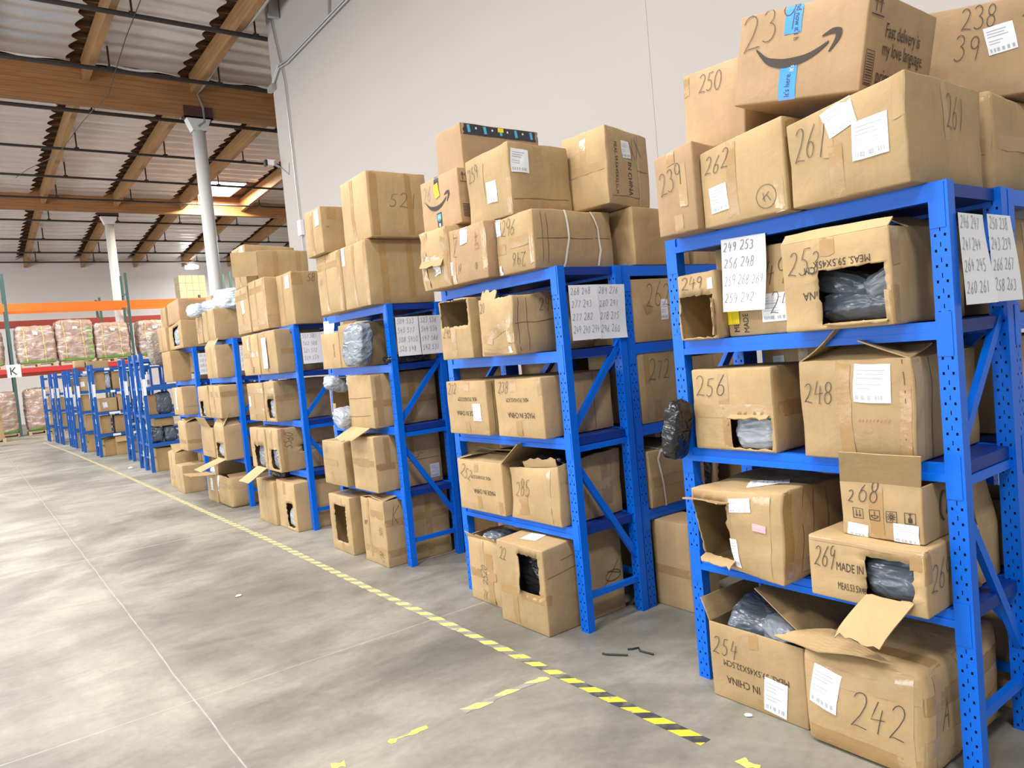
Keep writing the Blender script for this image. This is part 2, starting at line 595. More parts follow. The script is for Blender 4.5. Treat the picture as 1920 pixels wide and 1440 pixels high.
    def text(s, mb, face, string, cu, cv, size, rot, material, eps, squeeze=1.0):
        pts, fs, w = text_tris(string)
        c, sn = math.cos(R(rot)), math.sin(R(rot))
        i0 = len(mb.v)
        for x, y in pts:
            x, y = (x - w / 2) * size * squeeze, (y - .35) * size
            mb.v.append(tuple(s.at(face, cu + x * c - y * sn, cv + x * sn + y * c, eps)))
        mi = mb.m(material)
        for f in fs:
            mb.f.append(tuple(i0 + k for k in f))
            mb.mi.append(mi)

def flap(ct, parent, face, u0, v0, u1, v1, length, ang, curl=0, taper=.0, skew=0, material=None, torn=0, name='flap', label=None):
    """a board hinged on the line (u0,v0)-(u1,v1) of a face; 0 deg sticks straight out, 90 lies on along the face"""
    w, h = ct.size(face)
    a, b = ct.at(face, u0 * w, v0 * h), ct.at(face, u1 * w, v1 * h)
    t = (b - a)
    W = t.length
    t.normalize()
    n = ct.normal(face)
    up = n.cross(t).normalized()
    rnd = random.Random(ct.seed + int(length * 1000))
    nu, nl = 8, 6
    grid = []
    pos, an = Vector((0, 0, 0)), R(ang)
    for j in range(nl + 1):
        row = []
        d = n * math.cos(an) + up * math.sin(an)
        nn = (t.cross(d)).normalized()
        for i in range(nu + 1):
            s = i / nu
            ins = taper * j / nl
            x = (ins + s * (1 - 2 * ins)) * W + skew * j / nl * length
            p = a + t * x + pos
            e = 0
            if torn and j == nl:
                p = p + d * rnd.uniform(-torn, torn) + t * rnd.uniform(-torn, torn) * .3
            p = p + nn * (noise.noise(p * 6 + ct.off) * .012 * j / nl)
            row.append((p, nn))
        grid.append(row)
        pos = pos + d * (length / nl)
        an += R(curl) / nl
    mb = MB()
    mi = mb.m(material or M['card'])
    th = .0045
    K = (nu + 1)
    for sd in (0, 1):
        for row in grid:
            for p, nn in row:
                mb.v.append(tuple(p + nn * (th * (sd - .5))))
    off = K * (nl + 1)
    for j in range(nl):
        for i in range(nu):
            k = j * K + i
            mb.f.append((k, k + K, k + K + 1, k + 1)); mb.mi.append(mi)
            mb.f.append((off + k, off + k + 1, off + k + K + 1, off + k + K)); mb.mi.append(mi)
    rim = [i for i in range(K)] + [j * K + nu for j in range(1, nl + 1)] + [nl * K + i for i in range(nu - 1, -1, -1)] + [j * K for j in range(nl - 1, 0, -1)]
    for q in range(len(rim)):
        a_, b_ = rim[q], rim[(q + 1) % len(rim)]
        mb.f.append((a_, b_, off + b_, off + a_)); mb.mi.append(mi)
    o = mb.build(name, parent, smooth=False)
    if label:
        o['label'] = label
    return o

_seed = [11]
BOXES = {}
def Tv(face, u=.5, a=0, b=1, w=.05, m='tape'):
    return (face, u, a, u, b, w, m)
def Th(face, v=.5, a=0, b=1, w=.05, m='tape'):
    return (face, a, v, b, v, w, m)

def box(key, dims, label, group, tape=(), num=(), txt=(), lab=(), hole=(), flaps=(), seam=(), open_top=False, open_faces='',
        warp=None, bulge=.007, crush=.004, yaw=0, rot=None, material='card', extra=None, straps=(), r=.007, numw=.0030, cat='cardboard box', name='cardboard_box'):
    x0, x1, y0, y1, z0, h = dims
    _seed[0] += 1
    sd = _seed[0]
    rnd = random.Random(sd)
    ct = Carton(x1 - x0, y1 - y0, h, sd, bulge, crush, warp, r)
    root = empty(name, ((x0 + x1) / 2, (y0 + y1) / 2, z0), 0, rot=tuple(R(a) for a in rot) if rot else (0, 0, R(yaw)))
    tag(root, label, cat, group)
    mt = M[material]
    ct.shell('box_body', mt, root, hole, open_top, open_faces)
    for tp in tape:
        face, u0, v0, u1, v1, w, tm = tp
        fw, fh = ct.size(face)
        u0, u1, v0, v1 = u0 * fw, u1 * fw, v0 * fh, v1 * fh
        L = math.hypot(u1 - u0, v1 - v0)
        ang = math.degrees(math.atan2(v1 - v0, u1 - u0))
        mb = MB()
        ct.patch(mb, face, (u0 + u1) / 2, (v0 + v1) / 2, L, w, ang, M[tm], .0011, max(4, int(L / .025)), 3, .004, rnd)
        mb.build('packing_tape', root, True)
    for sm in seam:
        face, u0, v0, u1, v1 = sm
        fw, fh = ct.size(face)
        mb = MB()
        ct.ribbon(mb, face, [(u0 * fw, v0 * fh), (u1 * fw, v1 * fh)], .0035, M['deck'], .0010)
        mb.build('flap_seam', root)
    for nb in num:
        face, s, u, v, hh = nb[:5]
        ang = nb[5] if len(nb) > 5 else 0
        mm = M[nb[6]] if len(nb) > 6 else M['ink']
        fw, fh = ct.size(face)
        pls, w = strokes(s, hh, rnd, ws=nb[7] if len(nb) > 7 else 1.0)
        c, sn = math.cos(R(ang)), math.sin(R(ang))
        mb = MB()
        for pl in pls:
            ct.ribbon(mb, face, [(u * fw + x * c - y * sn, v * fh + x * sn + y * c) for x, y in pl], numw, mm, .0030)
        mb.build('marker_number', root)
    for t in txt:
        face, s, u, v, size, ang = t[:6]
        mm = M[t[6]] if len(t) > 6 else M['print']
        sq = t[7] if len(t) > 7 else .82
        fw, fh = ct.size(face)
        mb = MB()
        ct.text(mb, face, s, u * fw, v * fh, size, ang, mm, .0014, sq)
        mb.build('printed_text', root)
    for lb in lab:
        face, u, v, w, hh, ang = lb[:6]
        pm = M[lb[6]] if len(lb) > 6 else M['paper']
        fw, fh = ct.size(face)
        mb = MB()
        cu, cv = u * fw, v * fh
        ct.patch(mb, face, cu, cv, w, hh, ang, pm, .0022, 4, 4)
        if pm is M['paper']:
            c, sn = math.cos(R(ang)), math.sin(R(ang))
            def bar(x, y, bw, bh):
                ct.patch(mb, face, cu + x * c - y * sn, cv + x * sn + y * c, bw, bh, ang, M['faint'], .0030, 1, 1)
            for k in range(3):
                ll = w * rnd.uniform(.45, .8)
                bar(-w * .42 + ll / 2, hh * (.34 - .1 * k), ll, hh * .025)
            for k in range(2):
                ll = w * rnd.uniform(.3, .7)
                bar(-w * .42 + ll / 2, hh * (-.02 - .1 * k), ll, hh * .02)
            x = -w * .4
            while x < w * .38:
                bw = rnd.choice((.004, .007, .010)) * w / .12
                bar(x, -hh * .36, bw, hh * .12)
                x += bw * 2.1
        mb.build('shipping_label', root)
    for st in straps:
        face, pts = st
        fw, fh = ct.size(face)
        mb = MB()
        ct.ribbon(mb, face, [(a * fw, b * fh) for a, b in pts], .013, M['strap'], .006)
        mb.build('strap', root, True)
    for fl in flaps:
        fl = dict(fl)
        fl.setdefault('material', mt)
        flap(ct, root, **fl)
    if extra:
        extra(ct, root, rnd)
    BOXES[key] = (root, ct)
    return root

# ---------------------------------------------------------------- plastic mailers and bags
def bag(label, loc, size, material='pdark', rot=(0, 0, 0), group=None, cat='plastic bag', name='poly_mailer', seed=None, amp=.095, flat=.38, white=False):
    _seed[0] += 1
    sd = seed or _seed[0]
    off = Vector((sd * 2.7 % 40, sd * 5.1 % 40, sd * 1.7 % 40))
    nu, nv = 44, 26
    mb = MB()
    mi = mb.m(M[material])
    def sp(v, e):
        return math.copysign(abs(v) ** e, v)
    for j in range(nv + 1):
        th = -math.pi / 2 + math.pi * j / nv
        for i in range(nu):
            ph = 2 * math.pi * i / nu
            p = Vector((sp(math.cos(th), flat) * sp(math.cos(ph), flat), sp(math.cos(th), flat) * sp(math.sin(ph), flat), sp(math.sin(th), .8)))
            q = p + noise.noise_vector(p * 1.3 + off) * .35
            n1 = abs(noise.noise(q * 1.5 + off)) * 2
            n2 = abs(noise.noise(q * 3.3 + off * 1.3)) * 2
            k = 1 - amp * .5 + amp * (.9 * n1 + .45 * n2)
            p = p * k
            mb.v.append((p.x * size[0] / 2, p.y * size[1] / 2, p.z * size[2] / 2))
    for j in range(nv):
        for i in range(nu):
            a, b = j * nu + i, j * nu + (i + 1) % nu
            mb.f.append((a, b, b + nu, a + nu)); mb.mi.append(mi)
    me = mb.mesh(name, True)
    o = link_mesh(name, me, None, loc, tuple(R(a) for a in rot))
    tag(o, label, cat, group)
    if white:
        m2 = MB()
        m2.face([(-.05, -.035, 0), (.05, -.035, 0), (.05, .035, 0), (-.05, .035, 0)], M['paper'])
        q = m2.build('shipping_label', o)
        q.location = (-size[0] * .5, 0, size[2] * .1)
        q.rotation_euler = (R(90), 0, R(-90))
    return o

# ---------------------------------------------------------------- handwritten paper sheets
def sheet(label, origin, right, w, h, rows, group, curl=.012, seed=3, size=.034, tilt=0, name='paper_sheet'):
    """origin = top-left corner; right = horizontal unit vector in the sheet"""
    rnd = random.Random(seed)
    rt = Vector(right).normalized()
    n = rt.cross(Vector((0, 0, 1))).normalized()
    o_ = Vector(origin)
    c, sn = math.cos(R(tilt)), math.sin(R(tilt))
    def P(u, v, eps=0):
        uu, vv = u * c + v * sn, -u * sn + v * c
        k = curl * (math.sin(v / h * 3.0 + seed) * .5 + (v / h) ** 2) * (0.4 + u / w)
        return rt * uu - Vector((0, 0, 1)) * vv + n * (k + eps)
    mb = MB()
    nu, nv = 8, 20
    for j in range(nv + 1):
        for i in range(nu + 1):
            mb.v.append(tuple(P(w * i / nu, h * j / nv)))
    mi = mb.m(M['paper'])
    for j in range(nv):
        for i in range(nu):
            k = j * (nu + 1) + i
            mb.f.append((k, k + nu + 1, k + nu + 2, k + 1)); mb.mi.append(mi)
    ob = mb.build(name, None, True, loc=tuple(o_))
    tag(ob, label, 'paper sheet', group)
    m2 = MB()
    mi = m2.m(M['pencil'])
    for r, row in enumerate(rows):
        pls, ww = strokes(row, size * 1.12, rnd, .16, .58)
        sq = min(1, (w - .02) / max(ww, .01))
        y0 = h * (r + .72) / (len(rows) + .25)
        for pl in pls:
            prev = None
            for k, (x, y) in enumerate(pl):
                a, b = pl[max(k - 1, 0)], pl[min(k + 1, len(pl) - 1)]
                tx, ty = b[0] - a[0], b[1] - a[1]
                L = math.hypot(tx, ty) or 1
                nx, ny = -ty / L * .0013, tx / L * .0013
                i = len(m2.v)
                m2.v.append(tuple(P(.01 + (x + nx) * sq, y0 - y - ny, .0018)))
                m2.v.append(tuple(P(.01 + (x - nx) * sq, y0 - y + ny, .0018)))
                if prev is not None:
                    m2.f.append((prev, prev + 1, i + 1, i)); m2.mi.append(mi)
                prev = i
    if m2.f:
        m2.build('handwritten_numbers', ob)
    return ob

# ---------------------------------------------------------------- racks
_mesh = {}
def cached(key, fn):
    if key not in _mesh:
        _mesh[key] = fn()
    return _mesh[key]

def post_mesh(mat_, H, holes=True):
    mb = MB()
    W, D = .06, .05
    if not holes:
        mb.box((0, 0, 0), (D, W, H), mat_)
        return mb.mesh('post')
    cols = [0, .0115, .0185, .0285, .0315, .0415, .0485, W]
    P = .05
    zs, kind = [0.0], []
    n = int(H / P)
    for k in range(n):
        z = k * P
        zs += [z + .013, z + .0225, z + .03, z + .045]
        kind += ['-', 'h', '-', 's']
    zs.append(H); kind.append('-')
    for x, sg in ((0, -1), (D, 1)):
        for k in range(len(zs) - 1):
            for c in range(len(cols) - 1):
                if kind[k] == 'h' and c in (1, 5):
                    continue
                if kind[k] == 's' and c == 3:
                    continue
                q = [(x, cols[c], zs[k]), (x, cols[c + 1], zs[k]), (x, cols[c + 1], zs[k + 1]), (x, cols[c], zs[k + 1])]
                mb.face(q if sg > 0 else q[::-1], mat_)
    for y, sg in ((0, -1), (W, 1)):
        q = [(0, y, 0), (D, y, 0), (D, y, H), (0, y, H)]
        mb.face(q if sg < 0 else q[::-1], mat_)
    mb.face([(0, 0, H), (D, 0, H), (D, W, H), (0, W, H)], mat_)
    # black core paints in the shade of the hollow behind the punched holes
    mb.box((.008, .006, .01), (D - .008, W - .006, H - .01), M['black'])
    return mb.mesh('post')

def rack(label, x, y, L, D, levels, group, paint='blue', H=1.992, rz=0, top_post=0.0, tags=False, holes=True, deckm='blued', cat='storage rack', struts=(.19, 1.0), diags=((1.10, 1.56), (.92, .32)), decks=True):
    root = empty('storage_rack', (x, y, 0), R(rz))
    tag(root, label, cat, group)
    p = M[paint]
    pm = cached(('post', paint, H, holes), lambda: post_mesh(p, H, holes))
    for px in (0, D - .05):
        for py in (0, L - .06):
            link_mesh('post', pm, root, (px, py, 0))
    def beam_mesh():
        mb = MB()
        mb.box((0, 0, -.060), (.030, L - .12, 0), p)
        mb.box((-.006, 0, -.060), (0, L - .12, -.034), p)
        return mb.mesh('beam')
    def plate_mesh():
        mb = MB()
        mb.box((-.0065, 0, -.115), (-.0045, .05, .03), p)
        return mb.mesh('beam_connector')
    bm_ = cached(('beam', paint, round(L, 3)), beam_mesh)
    pl_ = cached(('plate', paint), plate_mesh)
    def deck_mesh():
        mb = MB()
        n = 3
        w = (L - .04) / n
        for k in range(n):
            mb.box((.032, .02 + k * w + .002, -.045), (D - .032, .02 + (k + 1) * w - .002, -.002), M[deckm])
        return mb.mesh('shelf_deck')
    dm = cached(('deck', deckm, round(L, 3), round(D, 3)), deck_mesh)
    for z in levels:
        b = link_mesh('beam', bm_, root, (.004, .06, z))
        if holes:
            for yy in (-.05, L - .12):
                link_mesh('beam_connector', pl_, b, (0, yy, min(0, H - .035 - z)))
        b = link_mesh('beam', bm_, root, (D - .004, L - .06, z), (0, 0, math.pi))
        if holes:
            for yy in (-.05, L - .12):
                link_mesh('beam_connector', pl_, b, (0, yy, min(0, H - .035 - z)))
        if decks:
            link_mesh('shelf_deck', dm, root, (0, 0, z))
    def strut_mesh():
        mb = MB()
        mb.box((.05, 0, -.016), (D - .05, .026, .016), p)
        return mb.mesh('brace')
    sm = cached(('strut', paint, round(D, 3)), strut_mesh)
    for yy in (.017, L - .043):
        for z in struts:
            link_mesh('brace', sm, root, (0, yy, z))
        for z0, z1 in diags:
            def diag_mesh(z0=z0, z1=z1):
                mb = MB()
                mb.bar((.035, .013, z0), (D - .035, .013, z1), .024, .036, p, (0, 0, 1))
                return mb.mesh('diagonal_brace')
            link_mesh('diagonal_brace', cached(('diag', paint, round(D, 3), z0, z1), diag_mesh), root, (0, yy, 0))
    if tags:
        def tag_mesh(h):
            mb = MB()
            mb.box((-.002, .006, 0), (-.001, .054, h), M['paper'])
            return mb.mesh('paper_tag')
        rnd = random.Random(int(y * 100))
        link_mesh('paper_tag', cached('tagL', lambda: tag_mesh(.26)), root, (0, 0 if rz == 0 else L - .06, 1.45))
    return root
# ---------------------------------------------------------------- the hall
def struct(o, **k):
    o['kind'] = 'structure'
    return o

def floor_material():
    m = bpy.data.materials.new('stained_concrete')
    m.use_nodes = True
    nt = m.node_tree
    L = nt.links
    b = nt.nodes['Principled BSDF']
    b.inputs['Specular IOR Level'].default_value = 0.45
    tc = N(nt, 'ShaderNodeTexCoord')
    def noise_(scale, detail, sx=1, sy=1, rot=0, dist=0.0, rough=.55):
        mp = N(nt, 'ShaderNodeMapping')
        mp.inputs['Scale'].default_value = (sx, sy, 1)
        mp.inputs['Rotation'].default_value = (0, 0, R(rot))
        L.new(tc.outputs['Object'], mp.inputs['Vector'])
        n = N(nt, 'ShaderNodeTexNoise', Scale=scale, Detail=detail, Distortion=dist, Roughness=rough)
        L.new(mp.outputs[0], n.inputs['Vector'])
        return n.outputs['Fac']
    def ramp(fac, a, ca, b_, cb):
        r = N(nt, 'ShaderNodeValToRGB')
        r.color_ramp.elements[0].position = a
        r.color_ramp.elements[0].color = (*ca, 1)
        r.color_ramp.elements[1].position = b_
        r.color_ramp.elements[1].color = (*cb, 1)
        L.new(fac, r.inputs[0])
        return r.outputs[0]
    def mul(c1, c2, f=1.0):
        x = N(nt, 'ShaderNodeMixRGB', blend_type='MULTIPLY')
        x.inputs[0].default_value = f
        L.new(c1, x.inputs[1]); L.new(c2, x.inputs[2])
        return x.outputs[0]
    base = ramp(noise_(1.1, 8, dist=.8, rough=.62), .30, (.255, .244, .210), .72, (.40, .382, .332))
    stain = ramp(noise_(.38, 6, 1, .7, 25, 1.6, .6), .38, (.56, .555, .545), .60, (1.04, 1.04, 1.03))
    streak = ramp(noise_(1.5, 7, .8, 1.7, 12, 1.3, .65), .36, (.80, .80, .79), .60, (1.06, 1.06, 1.05))
    fine = ramp(noise_(26, 4), .3, (.92, .92, .92), .7, (1.05, 1.05, 1.05))
    col = mul(mul(mul(base, stain), streak), fine)
    # saw-cut joints: one along the aisle, some across it
    sep = N(nt, 'ShaderNodeSeparateXYZ')
    wob = N(nt, 'ShaderNodeTexNoise', Scale=1.3, Detail=3.0)
    L.new(tc.outputs['Object'], wob.inputs['Vector'])
    L.new(tc.outputs['Object'], sep.inputs[0])
    def line(axis, pos, width, c, strength):
        nonlocal col
        a = N(nt, 'ShaderNodeMath', operation='MULTIPLY_ADD')
        L.new(wob.outputs['Fac'], a.inputs[0]); a.inputs[1].default_value = .03
        L.new(sep.outputs[axis], a.inputs[2])
        s = N(nt, 'ShaderNodeMath', operation='SUBTRACT')
        L.new(a.outputs[0], s.inputs[0]); s.inputs[1].default_value = pos + .015
        ab = N(nt, 'ShaderNodeMath', operation='ABSOLUTE')
        L.new(s.outputs[0], ab.inputs[0])
        mr = N(nt, 'ShaderNodeMapRange')
        mr.inputs['From Min'].default_value = width * .4
        mr.inputs['From Max'].default_value = width
        mr.inputs['To Min'].default_value = strength
        mr.inputs['To Max'].default_value = 0
        L.new(ab.outputs[0], mr.inputs['Value'])
        nz = N(nt, 'ShaderNodeTexNoise', Scale=14.0, Detail=2.0)
        L.new(tc.outputs['Object'], nz.inputs['Vector'])
        mm = N(nt, 'ShaderNodeMath', operation='MULTIPLY')
        L.new(mr.outputs[0], mm.inputs[0]); L.new(nz.outputs['Fac'], mm.inputs[1])
        mm2 = N(nt, 'ShaderNodeMath', operation='MULTIPLY', use_clamp=True)
        L.new(mm.outputs[0], mm2.inputs[0]); mm2.inputs[1].default_value = 1.7
        x = N(nt, 'ShaderNodeMixRGB')
        L.new(mm2.outputs[0], x.inputs[0])
        L.new(col, x.inputs[1])
        x.inputs[2].default_value = (*c, 1)
        col = x.outputs[0]
    line('X', .755, .045, (.20, .19, .175), .4)
    line('X', .755, .005, (.55, .53, .49), .55)
    line('Y', 7.80, .020, (.50, .48, .44), .45)
    line('Y', 3.87, .006, (.56, .54, .50), .42)
    line('Y', 11.7, .02, (.22, .21, .2), .6)
    L.new(col, b.inputs['Base Color'])
    rg = N(nt, 'ShaderNodeMapRange')
    rg.inputs['To Min'].default_value = .42
    rg.inputs['To Max'].default_value = .62
    L.new(noise_(.9, 4), rg.inputs['Value'])
    L.new(rg.outputs[0], b.inputs['Roughness'])
    bp = N(nt, 'ShaderNodeBump')
    bp.inputs['Strength'].default_value = .08
    bp.inputs['Distance'].default_value = .01
    L.new(noise_(30, 3), bp.inputs['Height'])
    L.new(bp.outputs[0], b.inputs['Normal'])
    return m

WX, WY = 6.2, 16.27          # plane and end of the white wall on the right
mb = MB(); mb.box((-14, -8, -.2), (30, 44.2, 0), floor_material())
struct(mb.build('floor'))
wallm = mat('white_wall_paint', (.475, .442, .418), .8, .2, var=.025, nscale=.8)
mb = MB()
mb.box((WX, -8, 0), (WX + .18, 5.365, 9.6), wallm)
mb.box((WX, 5.385, 0), (WX + .18, WY, 9.6), wallm)
mb.box((WX + .004, 5.365, 0), (WX + .18, 5.385, 9.6), wallm)
struct(mb.build('wall_right'))
mb = MB(); mb.box((-14, 44, 0), (30, 44.2, 9.6), mat('far_wall_paint', (.76, .73, .72), .85, .2, var=.04, nscale=.5))
struct(mb.build('wall_back'))

# roof: purlins run along the aisle, glulam girders across it
def zp(y):                   # underside of the purlins
    P = [(-8, 9.3), (20.5, 8.95), (33, 8.6), (44.2, 7.75)]
    for (a, za), (b, zb) in zip(P, P[1:]):
        if y <= b:
            return za + (zb - za) * (y - a) / (b - a)
    return P[-1][1]
def wood_beam(name, c1, c2, scale):
    m = bpy.data.materials.new(name)
    m.use_nodes = True
    nt = m.node_tree
    L = nt.links
    b = nt.nodes['Principled BSDF']
    b.inputs['Roughness'].default_value = .6
    tc = N(nt, 'ShaderNodeTexCoord')
    mp = N(nt, 'ShaderNodeMapping')
    mp.inputs['Scale'].default_value = scale
    L.new(tc.outputs['Object'], mp.inputs['Vector'])
    n = N(nt, 'ShaderNodeTexNoise', Scale=1.0, Detail=6.0, Distortion=.4)
    L.new(mp.outputs[0], n.inputs['Vector'])
    sp = N(nt, 'ShaderNodeSeparateXYZ')
    L.new(tc.outputs['Object'], sp.inputs[0])
    md = N(nt, 'ShaderNodeMath', operation='PINGPONG')
    L.new(sp.outputs['Z'], md.inputs[0]); md.inputs[1].default_value = .06
    mr = N(nt, 'ShaderNodeMapRange')
    mr.inputs['From Max'].default_value = .010
    mr.inputs['To Min'].default_value = .55
    L.new(md.outputs[0], mr.inputs['Value'])
    x = N(nt, 'ShaderNodeMixRGB')
    x.inputs[1].default_value = (*c1, 1); x.inputs[2].default_value = (*c2, 1)
    L.new(n.outputs['Fac'], x.inputs[0])
    y = N(nt, 'ShaderNodeMixRGB', blend_type='MULTIPLY')
    y.inputs[0].default_value = 1
    L.new(x.outputs[0], y.inputs[1]); L.new(mr.outputs[0], y.inputs[2])
    L.new(y.outputs[0], b.inputs['Base Color'])
    return m
glu = wood_beam('glulam_wood', (.27, .105, .035), (.60, .30, .115), (1.2, 14, 14))
glu2 = wood_beam('purlin_wood', (.24, .115, .042), (.50, .28, .115), (14, 1.0, 10))
TRIM = [0]
def trim(mb, **k):
    TRIM[0] += 1
    return struct(mb.build('trim_%d' % TRIM[0], **k))
for gy, gb in ((20.5, 8.39), (33.0, 8.40)):
    mb = MB(); mb.box((-14, -.11, 0), (30, .11, .96), glu)
    trim(mb, loc=(0, gy, gb))
PX = [5.62 + 2.47 * k for k in range(-7, 9)]
for i, px in enumerate(PX):
    mb = MB()
    for y0, y1 in ((-8, 20.39), (20.61, 32.89), (33.11, 44)):
        q = [(px - .07, y0, zp(y0)), (px + .07, y0, zp(y0)), (px + .07, y1, zp(y1)), (px - .07, y1, zp(y1))]
        t = [(a, b, c + .50) for a, b, c in q]
        mb.face(q[::-1], glu2); mb.face(t, glu2)
        for k in range(4):
            mb.face([q[k], q[(k + 1) % 4], t[(k + 1) % 4], t[k]], glu2)
    trim(mb)
mb = MB()
for y0, y1 in ((-8, 20.5), (20.5, 33), (33, 44.2)):
    for x0, x1 in ((-14, 8.35), (9.9, 30)) if y0 == 20.5 else ((-14, 30),):
        q = [(x0, y0, zp(y0) + .62), (x1, y0, zp(y0) + .62), (x1, y1, zp(y1) + .62), (x0, y1, zp(y1) + .62)]
        mb.face(q, M['deck'])
    if y0 == 20.5:
        q = [(8.35, y0, zp(y0) + .62), (9.9, y0, zp(y0) + .62), (9.9, 29.9, zp(29.9) + .62), (8.35, 29.9, zp(29.9) + .62)]
        mb.face(q, M['deck'])
        q = [(8.35, 32.3, zp(32.3) + .62), (9.9, 32.3, zp(32.3) + .62), (9.9, 33, zp(33) + .62), (8.35, 33, zp(33) + .62)]
        mb.face(q, M['deck'])
struct(mb.build('ceiling'))
mb = MB()                    # joists between the purlins, dark behind the insulation
y = 10.0
while y < 44:
    z = zp(y) + .50
    mb.box((-14, y - .022, z), (8.3 if 29.6 < y < 32.5 else 30, y + .022, z + .10), M['joist'])
    y += .61
trim(mb)
# silvery insulation blanket sagging between the joists, one sheet for each purlin bay
ins = mat('silver_faced_insulation', (.66, .63, .615), .30, .5, .30, var=.06, nscale=1.2, bump=.5, bscale=5)
for i in range(len(PX) - 1):
    xa, xb = PX[i] + .09, PX[i + 1] - .42
    for seg, (y0, y1) in enumerate(((10, 20.36), (20.64, 32.86), (33.14, 43.95))):
        if seg == 1 and PX[i] < 9 < PX[i + 1]:
            spans = ((y0, 29.7),)
        else:
            spans = ((y0, y1),)
        for ya, yb in spans:
            mb = MB()
            mi = mb.m(ins)
            nx, ny = 8, int((yb - ya) / .1)
            for jj in range(ny + 1):
                yy = ya + (yb - ya) * jj / ny
                for ii in range(nx + 1):
                    s = ii / nx
                    xx = xa + (xb - xa) * s
                    rip = abs(math.sin(math.pi * (yy - 10.0) / .61))
                    wv = noise.noise(Vector((xx * .8, yy * .9, i))) * .05 + noise.noise(Vector((xx * 2.4, yy * 3, i + 9))) * .02
                    edge = .10 * (max(0, s - .8) / .2) ** 2 * (1 - rip)
                    xx2 = xx + (.16 * (1 - rip) if ii == nx else 0)
                    mb.v.append((xx2, yy, zp(yy) + .46 - .075 * rip + wv * .9 - edge * .3))
            for jj in range(ny):
                for ii in range(nx):
                    k = jj * (nx + 1) + ii
                    mb.f.append((k, k + nx + 1, k + nx + 2, k + 1)); mb.mi.append(mi)
            trim(mb, smooth=True)
for gy, gb in ((20.5, 8.39), (33.0, 8.40)):           # folded blanket edge along each girder top, painted white for the light catching it
    mb = MB()
    for i in range(len(PX) - 1):
        xa, xb = PX[i] + .10, PX[i + 1] - .30
        mb.tube([(xa + (xb - xa) * k / 8, gy - .16, gb + .99 + .03 * math.sin(k * 1.3 + i)) for k in range(9)], .035, M['white'], 6)
    trim(mb, smooth=True)
# skylight set in the roof between two purlins, in front of the second girder
mb = MB()
for (a, b) in (((8.3, 29.85), (8.35, 32.35)), ((9.9, 29.85), (9.95, 32.35)), ((8.3, 29.85), (9.95, 29.9)), ((8.3, 32.3), (9.95, 32.35))):
    mb.box((a[0], a[1], 9.08), (b[0], b[1], 9.75), M['white'])
sk = struct(mb.build('window_1'))
mb = MB(); mb.box((8.36, 29.91, 9.68), (9.89, 32.29, 9.72), M['sky'])
mb.build('skylight_dome', sk)

# columns under the girders
def column(x, y, top, label):
    c = tag(empty('column', (x, y, 0)), label, 'column', 'white steel columns under the girders')
    mb = MB(); mb.tube([(0, 0, 0), (0, 0, top - .35)], .165, M['white'], 24)
    mb.build('shaft', c, True)
    mb = MB()
    mb.face([(-.17, -.15, top - .36), (.17, -.15, top - .36), (.30, -.15, top - .05), (-.30, -.15, top - .05)], M['white'])
    mb.face([(-.17, .15, top - .36), (-.30, .15, top - .05), (.30, .15, top - .05), (.17, .15, top - .36)], M['white'])
    mb.face([(-.17, -.15, top - .36), (-.30, -.15, top - .05), (-.30, .15, top - .05), (-.17, .15, top - .36)], M['white'])
    mb.face([(.17, -.15, top - .36), (.17, .15, top - .36), (.30, .15, top - .05), (.30, -.15, top - .05)], M['white'])
    mb.build('column_head', c)
    mb = MB()
    mb.box((-.36, -.16, top - .05), (.36, .16, top - .01), M['steelb'])
    mb.box((-.36, -.16, top - .05), (.36, -.12, top + .26), M['steelb'])
    mb.box((-.36, .12, top - .05), (.36, .16, top + .26), M['steelb'])
    mb.build('girder_saddle', c)
    return c
column(5.68, 20.5, 8.37, 'white round steel column rising behind the cartons, closer of the two columns')
column(5.42, 33.6, 8.38, 'thin white round column farther back, rising behind the orange rack beam')

# sprinkler pipes with their hanger rods
pz = []
for v, lowr in ((.449, .10), (.378, .14), (.325, .12), (.279, .12), (.246, .12), (.221, .10), (.195, .10), (.173, .10), (.158, .1), (.147, .1)):
    Y = 15.0
    for _ in range(60):
        Y = (zp(Y) - lowr - 1.58) / v
    pz.append((Y, zp(Y) - lowr))
ORD = ['first', 'second', 'third', 'fourth', 'fifth', 'sixth', 'seventh', 'eighth', 'ninth', 'tenth']
for i, (Y, z) in enumerate(pz):
    if Y > 43.7:
        Y, z = 43.7, zp(43.7) - .1
    xe = WX - .02 if Y < WY else 16.0
    p = tag(empty('sprinkler_pipe', (0, Y, z)), 'dark sprinkler pipe hung across under the roof, %s from the front' % ORD[i], 'pipe', 'sprinkler pipes under the roof')
    mb = MB(); mb.tube([(-8, 0, 0), (xe, 0, 0)], .05 if i < 3 else .038, M['pipe'], 10)
    mb.build('pipe_run', p, True)
    k = 0
    x = -6.4
    while x < xe:
        mb = MB(); mb.tube([(x, 0, .03), (x, 0, .55)], .022, M['pipe'], 6)
        mb.box((x - .06, -.06, -.03), (x + .06, .06, .06), M['pipe'])
        mb.build('pipe_hanger', p)
        x += 2.47

# high-bay lamp far back
l = tag(empty('high_bay_light', (10.6, 42.4, 7.55)), 'bright white high-bay lamp glowing near the back wall', 'lamp')
mb = MB(); mb.tube([(0, 0, .04), (0, 0, .24)], .20, M['galv'], 16); mb.build('housing', l)
mb = MB(); mb.tube([(0, 0, -.1), (0, 0, .04)], .34, M['lamp'], 20); mb.build('diffuser', l)

